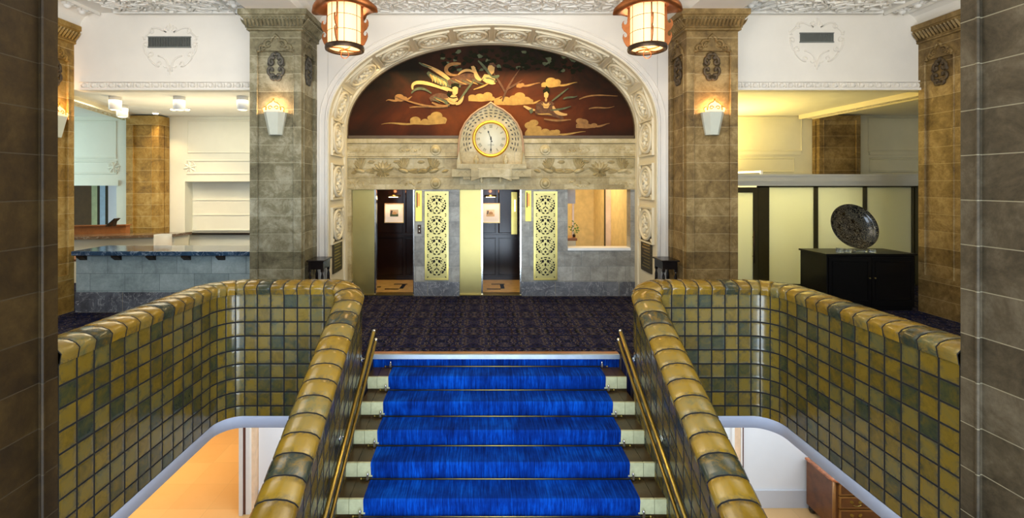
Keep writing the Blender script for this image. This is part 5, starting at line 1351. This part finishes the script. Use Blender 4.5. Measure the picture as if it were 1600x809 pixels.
def stand_label(i): return ['leftmost clear acrylic block under the round plate', 'clear acrylic block second from left under the round plate', 'clear acrylic cradle block in the middle under the round plate', 'rightmost clear acrylic block under the round plate'][i]
for i, (px, w_, h) in enumerate(((1312, .035, .075), (1324, .04, .06), (1343, .10, .03), (1363, .03, .05))):
    y = 7.90 if i != 2 else 7.95
    m = MB(); x = PX(px, y); m.box(x - w_, x + w_, y - .04, y + .04, cz + .001, cz + h); m.tube([(x - w_ * .7, y, cz + .03), (x + w_ * .7, y, cz + .03)], .006, 6)
    tag(m.build('acrylic_stand', M['acrylic'], bevel=.004), stand_label(i), 'stand', 'clear stands under the plate')

# ------------------------------------------------------------------ small side tables flanking the arch
tb = thing('side_table', 'x', 'table', (0, 0, 0), 'dark turned-leg side tables flanking the arch')
m = MB(); m.box(-.14, .14, -.20, .20, .90, .925); m.build('table_top', M['dark_wood'], tb, bevel=.006)
m = MB(); m.box(-.115, .115, -.17, .17, .78, .90); m.build('apron', M['dark_wood'], tb)
for x in (-.095, .095):
    for y in (-.15, .15):
        m = MB(); m.box(x - .02, x + .02, y - .02, y + .02, .74, .88); m.lathe([(.016, 0), (.022, .03), (.011, .06), (.018, .12), (.023, .30), (.012, .42), (.02, .45), (.012, .48), (.023, .56), (.022, .66), (.012, .71), (.02, .74)], (x, y, 0), 12); m.build('leg', M['dark_wood'], tb)
m = MB()
for (a, b) in (((-.095, -.15), (.095, -.15)), ((-.095, .15), (.095, .15)), ((-.095, -.15), (-.095, .15)), ((.095, -.15), (.095, .15))): m.tube([(*a, .12), (*b, .12)], .011, 8)
m.build('stretcher', M['dark_wood'], tb)
tb.location = (-2.55, 7.42, 0); tb['label'] = 'small dark side table against the greyish column, reception side of the arch'
dup(tb, (2.95, 7.42, 0), 'small dark side table against the brown column, lounge side of the arch')

# ------------------------------------------------------------------ lower floor
YL = 7.24
m = MB(); m.box(PX(404, YL), 8.5, YL, YL + .1, -2.9, -.6); m.box(8.4, 8.5, 0, YL, -2.9, -.6); m.box(-12, 12, 11.3, 11.4, -2.9, -.6); m.box(PX(404, YL) , PX(404, YL) + .1, YL + .1, 11.3, -2.9, -.6)
struct(m.build('wall_lower', plain('cool_white_paint', (.78, .80, .82), .7, var=.01)))
m = MB(); m.box(PX(404, YL) + .0, 8.4, YL - .02, YL, -2.9, -2.63); struct(m.build('baseboard_lower', plain('grey_baseboard_paint', (.58, .60, .64), .5, var=.01)))
m = MB(); xq = PX(403, YL); m.box(xq - .20, xq - .15, YL - .19, YL + .02, -2.9, -.6, 0); m.box(xq - .15, xq - .11, YL - .16, YL + .02, -2.9, -.6, 1); m.box(xq - .11, xq - .05, YL - .16, YL + .02, -2.9, -.6, 0); m.box(xq - .05, xq, YL - .10, YL + .02, -2.9, -.6, 2)
for (a, b, k) in ((1143, 1147, 0), (1147, 1157, 2), (1157, 1159, 0), (1159, 1162, 1)): m.box(PX(a, 7.2), PX(b, 7.2), YL - .04 - .02 * (k == 0), YL - .001, -2.9, -.6, k)
struct(m.build('trim_7', [M['white'], plain('dark_brown_stripe', (.10, .03, .015), .4), plain('peach_trim', (.80, .58, .38), .5)]))
t = thing('chest_of_drawers', 'antique wooden chest of drawers with marbled top on the lower floor', 'chest of drawers', (5.6, 6.87, -2.9))
ya, yb, xa_, xb_, zt_ = 6.6, 7.18, 4.985, 6.3, -2.085
CW = plain('walnut_veneer', (.13, .045, .012), .25, var=.35, scale=5); CWL = plain('light_walnut_inlay', (.30, .13, .03), .3, var=.2)
m = MB(); m.box(xa_ + .03, xb_ - .03, ya + .03, yb, -2.80, zt_ - .03); m.build('body', CW, t, bevel=.006)
m = MB(); m.prism([(xa_, yb), (xa_, ya + .07), (xa_ + .03, ya + .02), (xa_ + .09, ya - .01), (xb_ - .09, ya - .01), (xb_ - .03, ya + .02), (xb_, ya + .07), (xb_, yb)], lambda u, v, w_: Vector((u, v, w_)), zt_ - .035, zt_)
m.build('marble_top', plain('red_brown_marble', (.38, .13, .05), .12, var=.6, scale=14), t, bevel=.012)
for i in range(4):
    z1_ = zt_ - .05 - i * .185; z0_ = z1_ - .165
    m = MB(); m.box(xa_ + .10, xb_ - .10, ya + .008, ya + .03, z0_, z1_, 1); m.box(xa_ + .125, xb_ - .125, ya + .004, ya + .008, z0_ + .022, z1_ - .022, 0); dr = m.build('drawer', [CW, CWL], t)
    for xh in (xa_ + .33, xb_ - .33):
        m = MB(); zc = (z0_ + z1_) / 2; f_ = F_front(ya + .004)
        for s_ in (-1, 1): m.prism(ell(xh + s_ * .06, zc + .012, .03, .022, s_ * .6), f_, 0, .004)
        m.tube([(xh + x, ya - .018, zc - .012 - .022 * math.cos(x / .06 * PI/2)) for x in (-.06, -.045, -.02, .02, .045, .06)], .006, 6); m.build('bail_handle', M['brass_dull'], dr)
for x in (xa_ + .08, xb_ - .08):
    for y in (ya + .08, yb - .06):
        m = MB(); m.lathe([(.03, -2.9), (.05, -2.86), (.045, -2.80)], (x, y, 0), 12); m.build('foot', M['dark_wood'], t)
m = MB()
for x in (xa_ + .045, xb_ - .045):
    m.tube([(x, ya + .04, -2.80), (x, ya + .04, zt_ - .035)], .022, 10)
m.build('corner_column', CWL, t)
